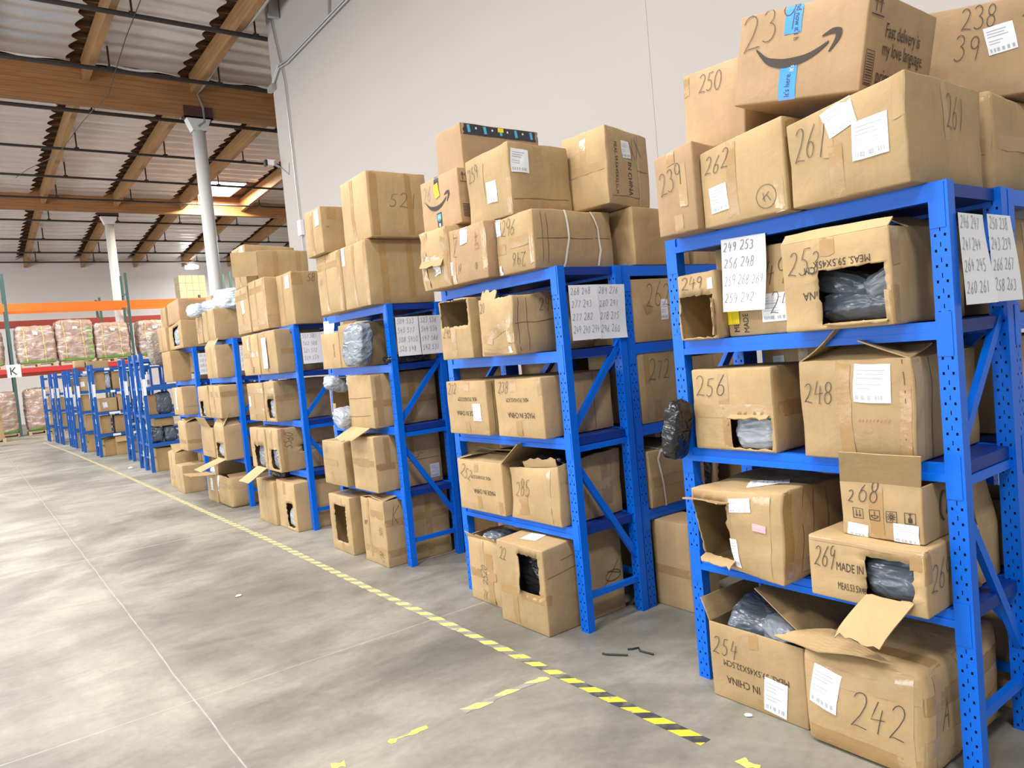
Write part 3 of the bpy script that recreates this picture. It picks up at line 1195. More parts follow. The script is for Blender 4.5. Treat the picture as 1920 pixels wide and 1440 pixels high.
# conduits, cables and fittings at the end of the wall
def wx(y, z, d=.04):
    return (WX - d, y, z)
c = tag(empty('conduit', (0, 0, 0)), 'thin grey conduit running down the end of the white wall', 'conduit')
mb = MB(); mb.tube([wx(15.75, 9.5), wx(15.9, 9.3), wx(15.72, 8.6), wx(15.45, 7.7), wx(15.42, 5.6), wx(15.38, 4.1), wx(15.3, 3.0)], .016, M['galv'])
mb.build('conduit_run', c)
mb = MB(); mb.box((WX - .08, 15.3, 4.40), (WX - .005, 15.48, 4.72), M['white']); mb.build('junction_box', c)
c = tag(empty('conduit', (0, 0, 0)), 'grey double conduit running along the upper white wall', 'conduit')
mb = MB()
for dz in (0, .06):
    mb.tube([(6.18, 16.4, 7.78 + dz), wx(16.2, 7.8 + dz), wx(15.7, 8.05 + dz), wx(15.2, 7.98 + dz), wx(10.0, 8.0 + dz), wx(4, 8.05 + dz)], .020, M['galv'])
mb.build('conduit_run', c)
mb = MB(); mb.tube([wx(13.0, 8.05), wx(12.6, 9.5)], .022, M['galv']); mb.build('drop', c)
mb = MB(); mb.box((WX - .10, 16.05, 7.72), (WX - .005, 16.35, 7.84), M['galv']); mb.build('cable_bracket', c)
s = tag(empty('security_camera', (WX - .10, 16.32, 6.15)), 'small white and black camera on the wall end', 'camera')
mb = MB(); mb.box((-.20, -.05, -.04), (-.05, .05, .06), M['white']); mb.box((-.22, -.06, .06), (-.02, .06, .075), M['white']); mb.build('housing', s)
mb = MB(); mb.box((-.25, -.06, -.06), (-.20, .06, .07), M['black']); mb.build('lens', s)
mb = MB(); mb.tube([(-.05, 0, 0), (.08, 0, -.06)], .03, M['galv']); mb.tube([(.08, -.02, -.05), (.09, -.5, -.35), (.09, -.55, -.1)], .01, M['galv']); mb.build('mount', s)
mb = MB()
pts = []
for k in range(15):
    t = k / 14
    pts.append((5.74 - .02 * t, 14.2 + 6.2 * t, zp(14.2 + 6.2 * t) + .05 - .10 * math.sin(t * 9) * .5))
pts += [(5.80, 20.3, 8.6), (5.78, 20.22, 8.2), (5.6, 20.2, 8.05)]
mb.tube(pts, .03, M['galv'])
tag(mb.build('cable'), 'grey flexible cable clipped along the roof purlin to the column', 'cable')
mb = MB()
pts = [(3.55, 15.5, 9.0), (3.35, 16.5, 8.5), (3.2, 18.0, 7.9), (2.95, 20.2, 7.9), (2.7, 23, 7.85), (2.3, 27, 8.4), (2.1, 29, 8.6)]
mb.tube(pts, .009, M['pipe'])
tag(mb.build('cable'), 'thin loose wire drooping below the first girder', 'cable')
mb = MB(); mb.box((5.95, 15.4, 9.0), (6.17, 15.5, 9.5), M['galv'])
tag(mb.build('metal_bracket'), 'perforated grey steel bracket at the top of the wall end', 'bracket')

# hazard tape on the floor
def hazard(name, period, worn, fade=(.5, 1.9)):
    m = bpy.data.materials.new(name)
    m.use_nodes = True
    nt = m.node_tree
    L = nt.links
    b = nt.nodes['Principled BSDF']
    b.inputs['Roughness'].default_value = .5
    tc = N(nt, 'ShaderNodeTexCoord')
    sp = N(nt, 'ShaderNodeSeparateXYZ')
    L.new(tc.outputs['Object'], sp.inputs[0])
    nz = N(nt, 'ShaderNodeTexNoise', Scale=18.0, Detail=4.0)
    L.new(tc.outputs['Object'], nz.inputs['Vector'])
    a = N(nt, 'ShaderNodeMath', operation='MULTIPLY_ADD')
    L.new(sp.outputs['X'], a.inputs[0]); a.inputs[1].default_value = .95
    L.new(sp.outputs['Y'], a.inputs[2])
    d = N(nt, 'ShaderNodeMath', operation='DIVIDE')
    L.new(a.outputs[0], d.inputs[0]); d.inputs[1].default_value = period
    fr = N(nt, 'ShaderNodeMath', operation='FRACT')
    L.new(d.outputs[0], fr.inputs[0])
    gt = N(nt, 'ShaderNodeMath', operation='GREATER_THAN')
    L.new(fr.outputs[0], gt.inputs[0]); gt.inputs[1].default_value = .5
    # black wears off to concrete with distance along the line
    wr = N(nt, 'ShaderNodeMapRange')
    wr.inputs['From Min'].default_value = fade[0]
    wr.inputs['From Max'].default_value = fade[1]
    wr.inputs['To Max'].default_value = worn
    L.new(sp.outputs['Y'], wr.inputs['Value'])
    wa = N(nt, 'ShaderNodeMath', operation='ADD', use_clamp=True)
    sb = N(nt, 'ShaderNodeMath', operation='MULTIPLY_ADD')
    L.new(nz.outputs['Fac'], sb.inputs[0]); sb.inputs[1].default_value = 1.6; sb.inputs[2].default_value = -.75
    L.new(sb.outputs[0], wa.inputs[0]); L.new(wr.outputs[0], wa.inputs[1])
    dark = N(nt, 'ShaderNodeMixRGB')
    dark.inputs[1].default_value = (.055, .055, .06, 1); dark.inputs[2].default_value = (.33, .315, .27, 1)
    L.new(wa.outputs[0], dark.inputs[0])
    ye = N(nt, 'ShaderNodeMixRGB')
    ye.inputs[1].default_value = (.86, .60, .05, 1); ye.inputs[2].default_value = (.70, .60, .22, 1)
    L.new(wr.outputs[0], ye.inputs[0])
    sc = N(nt, 'ShaderNodeMath', operation='GREATER_THAN')
    L.new(nz.outputs['Fac'], sc.inputs[0]); sc.inputs[1].default_value = .62
    ye2 = N(nt, 'ShaderNodeMixRGB')
    L.new(sc.outputs[0], ye2.inputs[0]); L.new(ye.outputs[0], ye2.inputs[1]); ye2.inputs[2].default_value = (.40, .36, .22, 1)
    x = N(nt, 'ShaderNodeMixRGB')
    L.new(gt.outputs[0], x.inputs[0]); L.new(dark.outputs[0], x.inputs[1]); L.new(ye2.outputs[0], x.inputs[2])
    L.new(x.outputs[0], b.inputs['Base Color'])
    return m
hz = hazard('worn_hazard_tape', .135, .9)
rnd = random.Random(5)
def tape_strip(pts, w, material, loc=(0, 0, 0), rag=.004, step=.06):
    mb = MB()
    mi = mb.m(material)
    fine = []
    for a, b in zip(pts, pts[1:]):
        L = math.hypot(b[0] - a[0], b[1] - a[1])
        n = max(1, int(L / step))
        fine += [(a[0] + (b[0] - a[0]) * k / n, a[1] + (b[1] - a[1]) * k / n, math.atan2(b[1] - a[1], b[0] - a[0])) for k in range(n)]
    fine.append((*pts[-1], fine[-1][2]))
    for k, (x, y, an) in enumerate(fine):
        nx, ny = -math.sin(an), math.cos(an)
        ww = w / 2 + rnd.uniform(-rag, rag)
        mb.v.append((x + nx * ww, y + ny * ww, .0012)); mb.v.append((x - nx * ww, y - ny * ww, .0012))
        if k:
            i = len(mb.v) - 4
            mb.f.append((i, i + 1, i + 3, i + 2)); mb.mi.append(mi)
    return mb.build('floor_tape', None, loc=loc)
tag(tape_strip([(0, 0), (0, .9), (-.02, 2.9), (0, 5), (-.02, 7), (-.04, 10), (-.08, 14), (-.16, 19.5), (-.32, 25)], .058, hz, (2.145, 1.86, 0)),
    'long black and yellow hazard tape stripe along the aisle edge', 'floor tape')
hz2 = hazard('faded_hazard_tape', .16, .9, (-2, -1))
tag(tape_strip([(0, 0), (-.12, .01), (-.24, .02), (-.36, .01), (-.47, .02)], .045, hz2, (2.09, 2.755, 0), .008, .03), 'short worn yellow tape branch off the aisle stripe', 'floor tape')
yw = mat('worn_yellow_tape', (.72, .60, .15), .6, var=.25, nscale=40)
tag(tape_strip([(1.44, 2.775), (1.40, 2.78), (1.36, 2.775), (1.30, 2.785), (1.26, 2.78)], .028, yw, rag=.012, step=.015), 'torn yellow tape scrap left on the floor, middle of the three scraps', 'floor tape')
tag(tape_strip([(1.06, 2.77), (1.03, 2.78), (1.01, 2.785)], .045, yw, rag=.010, step=.015), 'yellow tape scrap at the bottom edge near the saw cut', 'floor tape')
tag(tape_strip([(2.14, 1.70), (2.13, 1.66), (2.15, 1.62)], .045, yw, rag=.014, step=.015), 'yellow tape scrap on the floor past the end of the long stripe', 'floor tape')
for pts, lb in (([(2.44, 2.74), (2.445, 2.72), (2.51, 2.63)], 'straight thin black wire hook lying on the floor'), ([(2.56, 2.68), (2.58, 2.665), (2.61, 2.65), (2.585, 2.62), (2.60, 2.54)], 'bent thin black wire hook lying on the floor')):
    mb = MB(); mb.tube([(x, y, .006) for x, y in pts], .0045, M['black'], 6)
    tag(mb.build('wire_hook'), lb, 'wire hook')
for x, y, s, lb in ((1.42, 5.4, .03, 'tiny white paper scrap on the open floor'), (2.35, 15.3, .06, 'white paper ball on the floor before the far blue racks'), (2.42, 1.86, .018, 'white paper crumb beside the open carton 254')):
    mb = MB()
    pts = [(x + s * rnd.uniform(.6, 1.2) * math.cos(k), y + s * rnd.uniform(.6, 1.2) * math.sin(k)) for k in range(6)]
    mb.face([(a, b, .004 + .004 * rnd.random()) for a, b in pts], M['paper'])
    for k in range(6):
        a, b = pts[k], pts[(k + 1) % 6]
        mb.face([(a[0], a[1], .004), (b[0], b[1], .004), (x, y, s * .5)], M['paper'])
    tag(mb.build('paper_scrap'), lb, 'paper scrap')
# ---------------------------------------------------------------- blue racks along the aisle
LV = (.57, 1.065, 1.54, 1.99)
GR = 'blue racks of cartons along the aisle'
ROWN = ['nearest', 'second', 'third', 'fourth', 'fifth', 'sixth']
RY = [1.055, 2.985, 4.95, 6.87, 8.83, 10.72]
for i, y in enumerate(RY):
    rack('bright blue steel rack with four shelves of cartons, %s one from the camera' % ROWN[i], 2.575, y, 1.18 if i < 2 else 1.20, .475, LV, GR)
rack('blue rack joined behind the nearest rack, cut by the right edge', 3.06, 1.635, 1.2, .575, LV, 'blue racks in the rows behind', rz=-90)
rack('blue rack behind the nearest rack, seen through its shelf gaps', 3.06, 2.235, 1.2, .575, LV, 'blue racks in the rows behind', rz=-90)
rack('blue rack joined behind the second rack, holding the white strapped carton', 3.06, 3.565, 1.4, .575, LV, 'blue racks in the rows behind', rz=-90)
rack('blue rack hidden behind the second rack under the black taped carton', 3.06, 4.17, 1.4, .575, LV, 'blue racks in the rows behind', rz=-90)

# paper lists hung on the rack ends
GP = 'handwritten paper lists on the racks'
X = (1, 0, 0)
Y_ = (0, -1, 0)
sheet('white list 249 253 hung on the front of the nearest rack, under its top beam', (2.56, 1.925, 1.945), Y_, .207, .297, ['249 253', '256 248', '259 268.269', '254 242'], GP, .010, 4, .034, -2)
sheet('white list 246 247 beside the right post of the nearest rack, left of a pair', (2.622, 1.045, 1.885), X, .207, .300, ['246 247', '241 244', '264.245', '260.261'], GP, .012, 5, .036)
sheet('white list 250 238 on the end of the nearest rack, right of a pair', (2.838, 1.043, 1.887), X, .205, .300, ['250 238', '243.239', '266 267', '258 263'], GP, .014, 6, .036)
sheet('white list 268 248 hung on the end of the second rack, left of its pair', (2.632, 2.975, 1.885), X, .205, .297, ['268 248', '277 293', '277 282', '249 240 294'], GP, .010, 7, .034)
sheet('white list 289 276 hung on the end of the second rack, right of its pair', (2.838, 2.973, 1.885), X, .207, .300, ['289 276', '280 291', '278 275', '296 260'], GP, .012, 8, .034, -1)
sheet('white list 509 533 hung on the end of the third rack, left of its pair', (2.632, 4.94, 1.887), X, .195, .293, ['509 533', '545 577', '508 5950', '520 548'], GP, .006, 9, .034)
sheet('white list 523 536 hung on the end of the third rack, right of its pair', (2.832, 4.938, 1.888), X, .205, .295, ['523 536', '544 554', '547 566', '542 531'], GP, .006, 10, .034)
sheet('narrow blank-backed white sheet on the front corner of the third rack', (2.56, 6.13, 1.955), Y_, .20, .29, [], GP, .03, 11)
sheet('white list 557 587 hung on the end of the fourth rack', (2.632, 6.86, 1.905), X, .21, .295, ['557 587', '562 588', '521 572', '554 559'], GP, .006, 12, .034)
sheet('white list partly hidden at the end of the fourth rack beside the third rack', (2.845, 6.858, 1.905), X, .18, .295, ['540', '575', '574', '513'], GP, .006, 13, .034)
sheet('white paper hung from the carton IO5 front on the fourth rack', (2.405, 7.33, 1.90), Y_, .14, .30, [], GP, .006, 14)
sheet('white list hung on the end of the fifth rack', (2.632, 8.82, 1.90), X, .21, .295, ['510 514', '515 541', '511 511', '516 578'], GP, .006, 15, .034)
sheet('white list hung on the end of the sixth rack', (2.632, 10.71, 1.90), X, .36, .295, ['501 506 513 524', '522 525 526 527', '528 529 530 532', '535 537 538 539'], GP, .006, 16, .03)
# ---------------------------------------------------------------- cartons, rack by rack
G1, G2, G3, G4, G5, G6 = ['cartons on the %s rack' % n for n in ROWN]
GB = 'cartons on the racks behind'
MEAS, MIC = 'MEAS. 59.5X45X32.5CM', 'MADE IN CHINA'

# ===== nearest rack, floor
def bent_flap(ct, root, rnd):
    # the near end of the front flap, twisted over onto the top of the carton beside it
    A, B_, C_, D_ = Vector((2.50, 1.77, .335)), Vector((2.395, 1.515, .372)), Vector((2.425, 1.245, .392)), Vector((2.56, 1.55, .395))
    mb = MB()
    mi = mb.m(M['card'])
    o = Vector(root.location)
    n = 8
    for sd in (0, .0045):
        for j in range(n + 1):
            for i in range(n + 1):
                s, t = i / n, j / n
                p = A.lerp(B_, s).lerp(D_.lerp(C_, s), t)
                p = p + Vector((0, 0, sd + .012 * math.sin(t * 3.1) + noise.noise(p * 9) * .006)) - o
                mb.v.append(tuple(p))
    k = (n + 1) ** 2
    for j in range(n):
        for i in range(n):
            q = j * (n + 1) + i
            mb.f.append((q, q + 1, q + n + 2, q + n + 1)); mb.mi.append(mi)
            mb.f.append((k + q, k + q + n + 1, k + q + n + 2, k + q + 1)); mb.mi.append(mi)
    rim = list(range(n + 1)) + [j * (n + 1) + n for j in range(1, n + 1)] + [n * (n + 1) + i for i in range(n - 1, -1, -1)] + [j * (n + 1) for j in range(n - 1, 0, -1)]
    for a, b in zip(rim, rim[1:] + rim[:1]):
        mb.f.append((a, k + a, k + b, b)); mb.mi.append(mi)
    mb.build('folded_flap', root)
box('254', (2.48, 3.04, 1.63, 2.08, 0, .33), 'open carton marked 254 on the floor under the nearest rack, full of grey mailers', G1,
    open_top=True, num=[('F', '254', .04, .58, .085)], tape=[Tv('F', .5, .80, 1, .045), Tv('F', .56, 0, .16, .045)],
    txt=[('F', MEAS, .50, .50, .037, 180), ('F', 'IN CHINA', .36, .28, .046, 180)], lab=[('F', .70, .27, .10, .145, -6)],
    flaps=[dict(face='S', u0=.10, v0=1, u1=1, v1=1, length=.30, ang=146, taper=.02), dict(face='L', u0=.3, v0=1, u1=1, v1=1, length=.10, ang=70)],
    seam=[('S', .30, .05, .30, .95), ('S', .42, .05, .42, .95), ('S', .54, .05, .54, .9)], bulge=.006, extra=bent_flap)
box('242', (2.43, 3.04, 1.17, 1.605, 0, .358), 'bulging carton marked 242 wrapped in clear tape on the floor, right of carton 254', G1,
    num=[('F', '242', .44, .34, .125), ('S', 'A', .16, .40, .11)], lab=[('F', .22, .64, .11, .155, -9)], bulge=.022, crush=.009, r=.030,
    tape=[Th('F', .12, 0, 1, .06), Th('F', .80, 0, 1, .06, 'ctape'), Tv('F', .86, 0, 1, .06, 'ctape'), Th('S', .70, 0, 1, .06), Th('S', .30, 0, 1, .06, 'ctape'), Tv('S', .15, 0, 1, .06, 'ctape'), Tv('S', .45, 0, 1, .06), ('T', 0, .2, 1, .2, .06, 'tape'), ('T', 0, .6, 1, .6, .06, 'ctape')],
    warp={'FRT': (.03, .01, .0), 'BRT': (0, 0, .035), 'BLT': (0, 0, .02)})
# ===== nearest rack, first shelf
box('torn', (2.44, 2.99, 1.665, 2.085, .572, .345), 'battered carton with its front corner torn open, first shelf of the nearest rack', G1,
    hole=[('F', 0.0, .12, .42, .86)], bulge=.014, crush=.012, lab=[('F', .57, .84, .10, .06, 4), ('T', .62, .30, .11, .16, -60), ('F', .47, .24, .035, .12, 2)],
    flaps=[dict(face='F', u0=0, v0=.86, u1=.46, v1=.86, length=.075, ang=10, torn=.012, name='torn_edge'), dict(face='F', u0=.02, v0=.12, u1=.44, v1=.12, length=.045, ang=-25, torn=.012, name='torn_edge')],
    tape=[Tv('F', .80, 0, 1, .07, 'ctape'), Tv('S', .06, 0, 1, .05), Th('S', .16, 0, 1, .05, 'ctape')], seam=[('S', .2, .06, .26, .95), ('S', .36, .06, .40, .95), ('S', .55, .05, .58, .95)],
    warp={'FRD': (-.0, 0, -.00), 'FLD': (.05, 0, .02), 'FRT': (.03, 0, .015)}, extra=lambda ct, root, rnd: (lambda mb: (ct.patch(mb, 'F', .78 * .42, .60 * .345, .055, .03, -3, M['pink'], .004, 2, 2), mb.build('pink_sticker', root)))(MB()))
box('269', (2.44, 2.86, 1.135, 1.55, .572, .225), 'low carton marked 269 with a torn window, first shelf of the nearest rack', G1,
    hole=[('F', .52, .20, .90, .80)], num=[('F', '26P', .05, .52, .075, 0, 'ink', .75), ('S', '269', .06, .35, .09)], txt=[('F', 'MADE IN', .385, .56, .043, 0, 'print', .6), ('F', 'MEAS.53.5X46', .395, .25, .036, 0, 'print', .5)],
    flaps=[dict(face='F', u0=.52, v0=.20, u1=.90, v1=.20, length=.17, ang=-40, curl=-14, torn=.014, skew=-.35, name='torn_window_flap')],
    tape=[Th('F', .955, .0, 1, .02, 'ctape'), Tv('F', .94, .7, 1, .05), Tv('S', .03, .5, 1, .05)], bulge=.005)
box('behind269', (2.87, 3.04, 1.14, 1.50, .572, .20), 'carton with a raised brown flap behind carton 269 beside the rear post', G1,
    open_top=True, flaps=[dict(face='S', u0=0, v0=1, u1=1, v1=1, length=.24, ang=98, taper=.1, skew=-.1)], bulge=.003)
def icons(ct, root, rnd):
    mb = MB()
    fw, fh = ct.size('F')
    s = .036
    for k, cx in enumerate((.26, .47, .68, .90)):
        cx = cx * fw - .012
        cy = .43 * fh
        def P(pl): return [(cx + (x - .5) * s, cy + (y - .5) * s) for x, y in pl]
        L = [[(0, 0), (1, 0), (1, 1), (0, 1), (0, 0)]]
        if k == 0:
            for x in (.33, .67): L += [[(x, .85), (x, .2)], [(x - .12, .38), (x, .18), (x + .12, .38)]]
        elif k == 1:
            L += [arc(.5, .45, .36, .25, 180, 360, 8), [(.14, .45), (.86, .45)], [(.5, .45), (.5, .85)], [(.5, .2), (.5, .08)]]
        elif k == 2:
            for a in range(0, 360, 36): L += [[(.5 + .15 * math.cos(R(a)), .5 + .15 * math.sin(R(a))), (.5 + .42 * math.cos(R(a)), .5 + .42 * math.sin(R(a)))]]
            L += [arc(.5, .5, .12, .12, 0, 360, 8)]
        else:
            L += [[(.35, .12), (.65, .12), (.65, .5), (.5, .62), (.35, .5), (.35, .12)], [(.5, .62), (.5, .9)], [(.35, .9), (.65, .9)], [(.42, .15), (.42, .48)], [(.5, .15), (.5, .55)], [(.58, .15), (.58, .48)]]
        for pl in L:
            ct.ribbon(mb, 'F', P(pl), .0026, M['print'], .0022)
    mb.build('handling_symbols', root)
    mb = MB()
    fw, fh = ct.size('S')
    cx, cy = .36 * fw, .55 * fh
    for pl, w in ((arc(cx, cy, .035, .05, 100, 260, 10), .008), (arc(cx + .01, cy, .035, .055, 110, 250, 10), .003)):
        ct.ribbon(mb, 'S', pl, w, M['print'], .0022)
    for a, b in (((.012, .03), (.06, .03)), ((.03, .03), (.012, -.03)), ((.025, .005), (.06, .005)), ((.04, .005), (.02, -.035)), ((.042, -.005), (.062, -.035)), ((.035, -.015), (.05, -.015))):
        ct.ribbon(mb, 'S', [(cx + a[0], cy + a[1]), (cx + b[0], cy + b[1])], .006, M['print'], .0022)
    mb.build('printed_symbol', root)
box('268', (2.50, 2.92, 1.16, 1.445, .800, .200), 'small carton marked 268 with an upright front flap, standing on carton 269', G1,
    open_top=True, num=[('F', '2', .10, .62, .05), ('F', '68', .23, .66, .075)], tape=[Tv('F', .45, 0, 1, .05)],
    lab=[('F', .20, .12, .075, .045, -3), ('F', .80, .16, .085, .066, -3)], extra=icons, txt=[('S', 'TRSNGWL', .42, .78, .016, 0)],
    flaps=[dict(face='F', u0=0, v0=1, u1=1, v1=1, length=.125, ang=66, skew=.25), dict(face='B', u0=0, v0=1, u1=1, v1=1, length=.12, ang=165)], bulge=.003)
# ===== nearest rack, second shelf
box('256', (2.56, 2.84, 1.735, 2.135, 1.067, .345), 'carton marked 256 with a square window of silver plastic, second shelf of the nearest rack', G1,
    hole=[('F', .46, .03, .96, .44)], num=[('F', '256', .05, .66, .085, 3, 'ink', 1.25)], tape=[Th('F', .485, 0, 1, .055, 'ctape'), Tv('F', .42, .5, 1, .05), Tv('F', .44, 0, .42, .04), Tv('S', .10, 0, 1, .06, 'ctape'), Th('S', .50, .1, 1, .06)],
    seam=[('F', 0, .47, .46, .47)], lab=[('S', .72, .75, .03, .04, 0), ('S', .75, .50, .03, .045, 0)], txt=[('S', 'MEAS:37.5X37X35', .93, .45, .036, 90)],
    flaps=[dict(face='F', u0=.5, v0=.44, u1=.95, v1=.44, length=.03, ang=-30, torn=.01, name='torn_edge')])
box('248', (2.54, 3.04, 1.185, 1.60, 1.067, .36), 'large dented carton marked 248 with lifted top flaps, second shelf of the nearest rack', G1,
    open_top=True, num=[('F', '248', .045, .56, .078)], tape=[Tv('F', .43, 0, 1, .055), Tv('F', .93, 0, .75, .035), Tv('S', .06, 0, 1, .05, 'ctape')], lab=[('F', .68, .76, .125, .135, -3)],
    txt=[], seam=[('S', .22, .02, .22, .98), ('F', .93, .02, .93, .98)], bulge=.012, crush=.008,
    flaps=[dict(face='F', u0=0, v0=1, u1=1, v1=1, length=.17, ang=168, curl=-6), dict(face='S', u0=0, v0=1, u1=1, v1=1, length=.19, ang=160), dict(face='L', u0=0, v0=1, u1=1, v1=1, length=.22, ang=150, curl=-20)],
    extra=lambda ct, root, rnd: (lambda mb: ([ct.ribbon(mb, 'F', [((.56 + .03 * k) * .415, .38 * .36), ((.56 + .03 * k) * .415 + .004, .41 * .36)], .0022, M['red'], .0022) for k in range(9)], mb.build('crayon_marks', root)))(MB()))
# ===== nearest rack, third shelf
box('249', (2.54, 2.80, 1.955, 2.155, 1.542, .285), 'carton marked 249 with its front torn away, third shelf of the nearest rack', G1,
    hole=[('F', .05, .03, .92, .66)], num=[('F', '249', .12, .75, .052, 3, 'ink', 1.5)], lab=[('F', .88, .82, .025, .045, 0)], bulge=.010, crush=.008,
    flaps=[dict(face='F', u0=.92, v0=.6, u1=.92, v1=.05, length=.05, ang=30, torn=.012, name='torn_edge')])
box('24x', (2.60, 3.02, 1.63, 1.945, 1.542, .35), 'carton behind the hanging list 249 253, third shelf of the nearest rack', G1,
    num=[('F', '49', .60, .55, .10), ('F', '24', .66, .22, .09)], lab=[('F', .74, .30, .13, .11, 0)], txt=[('F', 'MEAS', .13, .15, .036, 90), ('F', 'MADE', .28, .15, .036, 90)],
    extra=lambda ct, root, rnd: (lambda mb: (ct.patch(mb, 'F', .03, .10, .06, .10, 0, M['yellow'], .004, 2, 2), mb.build('yellow_sticker', root)))(MB()))
box('253', (2.49, 3.03, 1.205, 1.610, 1.542, .33), 'carton marked 253 with a wide cut window, third shelf of the nearest rack', G1,
    hole=[('F', .36, .06, .955, .64)], num=[('F', '253', .06, .62, .09, -3, 'ink', .95)], txt=[('F', 'MEAS. 59.5X45X', .58, .71, .037, 180), ('F', 'CM', .285, .66, .037, 180), ('F', 'INA', .27, .38, .044, 180)],
    tape=[Tv('F', .46, .80, 1, .055), Tv('F', .97, 0, .35, .03), Tv('S', .03, .0, .4, .05), Tv('S', .06, .6, 1, .05, 'ctape')], open_top=False,
    flaps=[dict(face='S', u0=.25, v0=1, u1=.98, v1=1, length=.10, ang=150, taper=.05), dict(face='F', u0=.0, v0=1, u1=1, v1=1, length=.05, ang=135), dict(face='F', u0=.4, v0=.06, u1=.95, v1=.06, length=.02, ang=-15, torn=.008, name='torn_edge')])
# ===== nearest rack, top
box('239', (2.46, 2.90, 1.955, 2.16, 1.992, .335), 'narrow carton marked 239 at the far end of the nearest rack top', G1, material='cardp',
    num=[('F', '239', .15, .48, .085, 14)], tape=[Tv('F', .45, .82, 1, .045), Tv('F', .55, 0, .22, .045), Tv('F', .72, .3, .8, .04, 'ctape')], warp={'FRT': (0, 0, .025)})
box('262', (2.49, 2.93, 1.565, 1.945, 1.992, .345), 'carton marked 262 on top of the nearest rack, below the big smile carton', G1,
    num=[('F', '262', .06, .68, .078)], lab=[('F', .22, .34, .085, .115, 2)], tape=[Tv('F', .39, 0, .42, .05), Tv('F', .40, .42, 1, .045), Tv('F', .92, 0, .35, .04, 'ctape'), Tv('S', .1, 0, 1, .05)],
    warp={'FLT': (0, 0, -.04), 'FRT': (0, 0, .0)}, extra=lambda ct, root, rnd: (lambda mb: (ct.ribbon(mb, 'F', arc(.78 * .38, .20 * .345, .042, .046, 0, 360, 16), .0022, M['ink'], .0024), [ct.ribbon(mb, 'F', p, .0022, M['ink'], .0024) for p in ([(.28, .06), (.31, .085)], [(.285, .085), (.29, .05)], [(.30, .075), (.315, .05)])], mb.build('drawn_circle', root)))(MB()))
box('261', (2.49, 3.05, 1.125, 1.545, 1.992, .345), 'large carton marked 261 at the near end of the nearest rack top', G1,
    num=[('F', '261', .05, .50, .135, 0, 'ink', .62), ('S', '261', .46, .54, .11, 0, 'ink', .8)], lab=[('F', .47, .83, .105, .105, 16), ('F', .72, .52, .125, .135, -1)],
    tape=[Tv('F', .42, 0, .56, .05), Tv('F', .36, .46, .98, .04, 'ctape'), Tv('S', .46, .42, 1, .04), Tv('F', .96, .6, 1, .04, 'ctape')], bulge=.012, crush=.008,
    warp={'FLT': (0, 0, -.045), 'FRT': (0, 0, .015), 'BRT': (0, 0, .02)})
def smile_mesh(ct, mb, face, x0, y0, w, material, eps=.0026):
    def strip(A, B, n):
        def at(P, t):
            t *= len(P) - 1
            k = min(int(t), len(P) - 2)
            f = t - k
            p0, p1, p2, p3 = P[max(k - 1, 0)], P[k], P[k + 1], P[min(k + 2, len(P) - 1)]
            return tuple(.5 * (2 * p1[c] + (p2[c] - p0[c]) * f + (2 * p0[c] - 5 * p1[c] + 4 * p2[c] - p3[c]) * f * f + (3 * p1[c] - p0[c] - 3 * p2[c] + p3[c]) * f ** 3) for c in (0, 1))
        i0 = len(mb.v)
        for k in range(n + 1):
            for P in (A, B):
                x, y = at(P, k / n)
                mb.v.append(tuple(ct.at(face, x0 + x * w, y0 + y * w, eps)))
        mi = mb.m(material)
        for k in range(n):
            q = i0 + 2 * k
            mb.f.append((q + 1, q + 3, q + 2, q)); mb.mi.append(mi)
    strip([(0, 0), (.157, -.115), (.30, -.157), (.46, -.178), (.70, -.160), (.86, -.11), (1, -.043)], [(-.005, -.02), (.157, -.193), (.30, -.262), (.46, -.288), (.70, -.246), (.88, -.162), (1, -.07)], 24)
    strip([(.906, .022), (1.02, .082), (1.11, .083), (1.153, .053), (1.14, -.04), (1.024, -.18)], [(.906, .008), (1.02, .024), (1.07, .02), (1.08, .0), (1.07, -.05), (1.005, -.172)], 20)
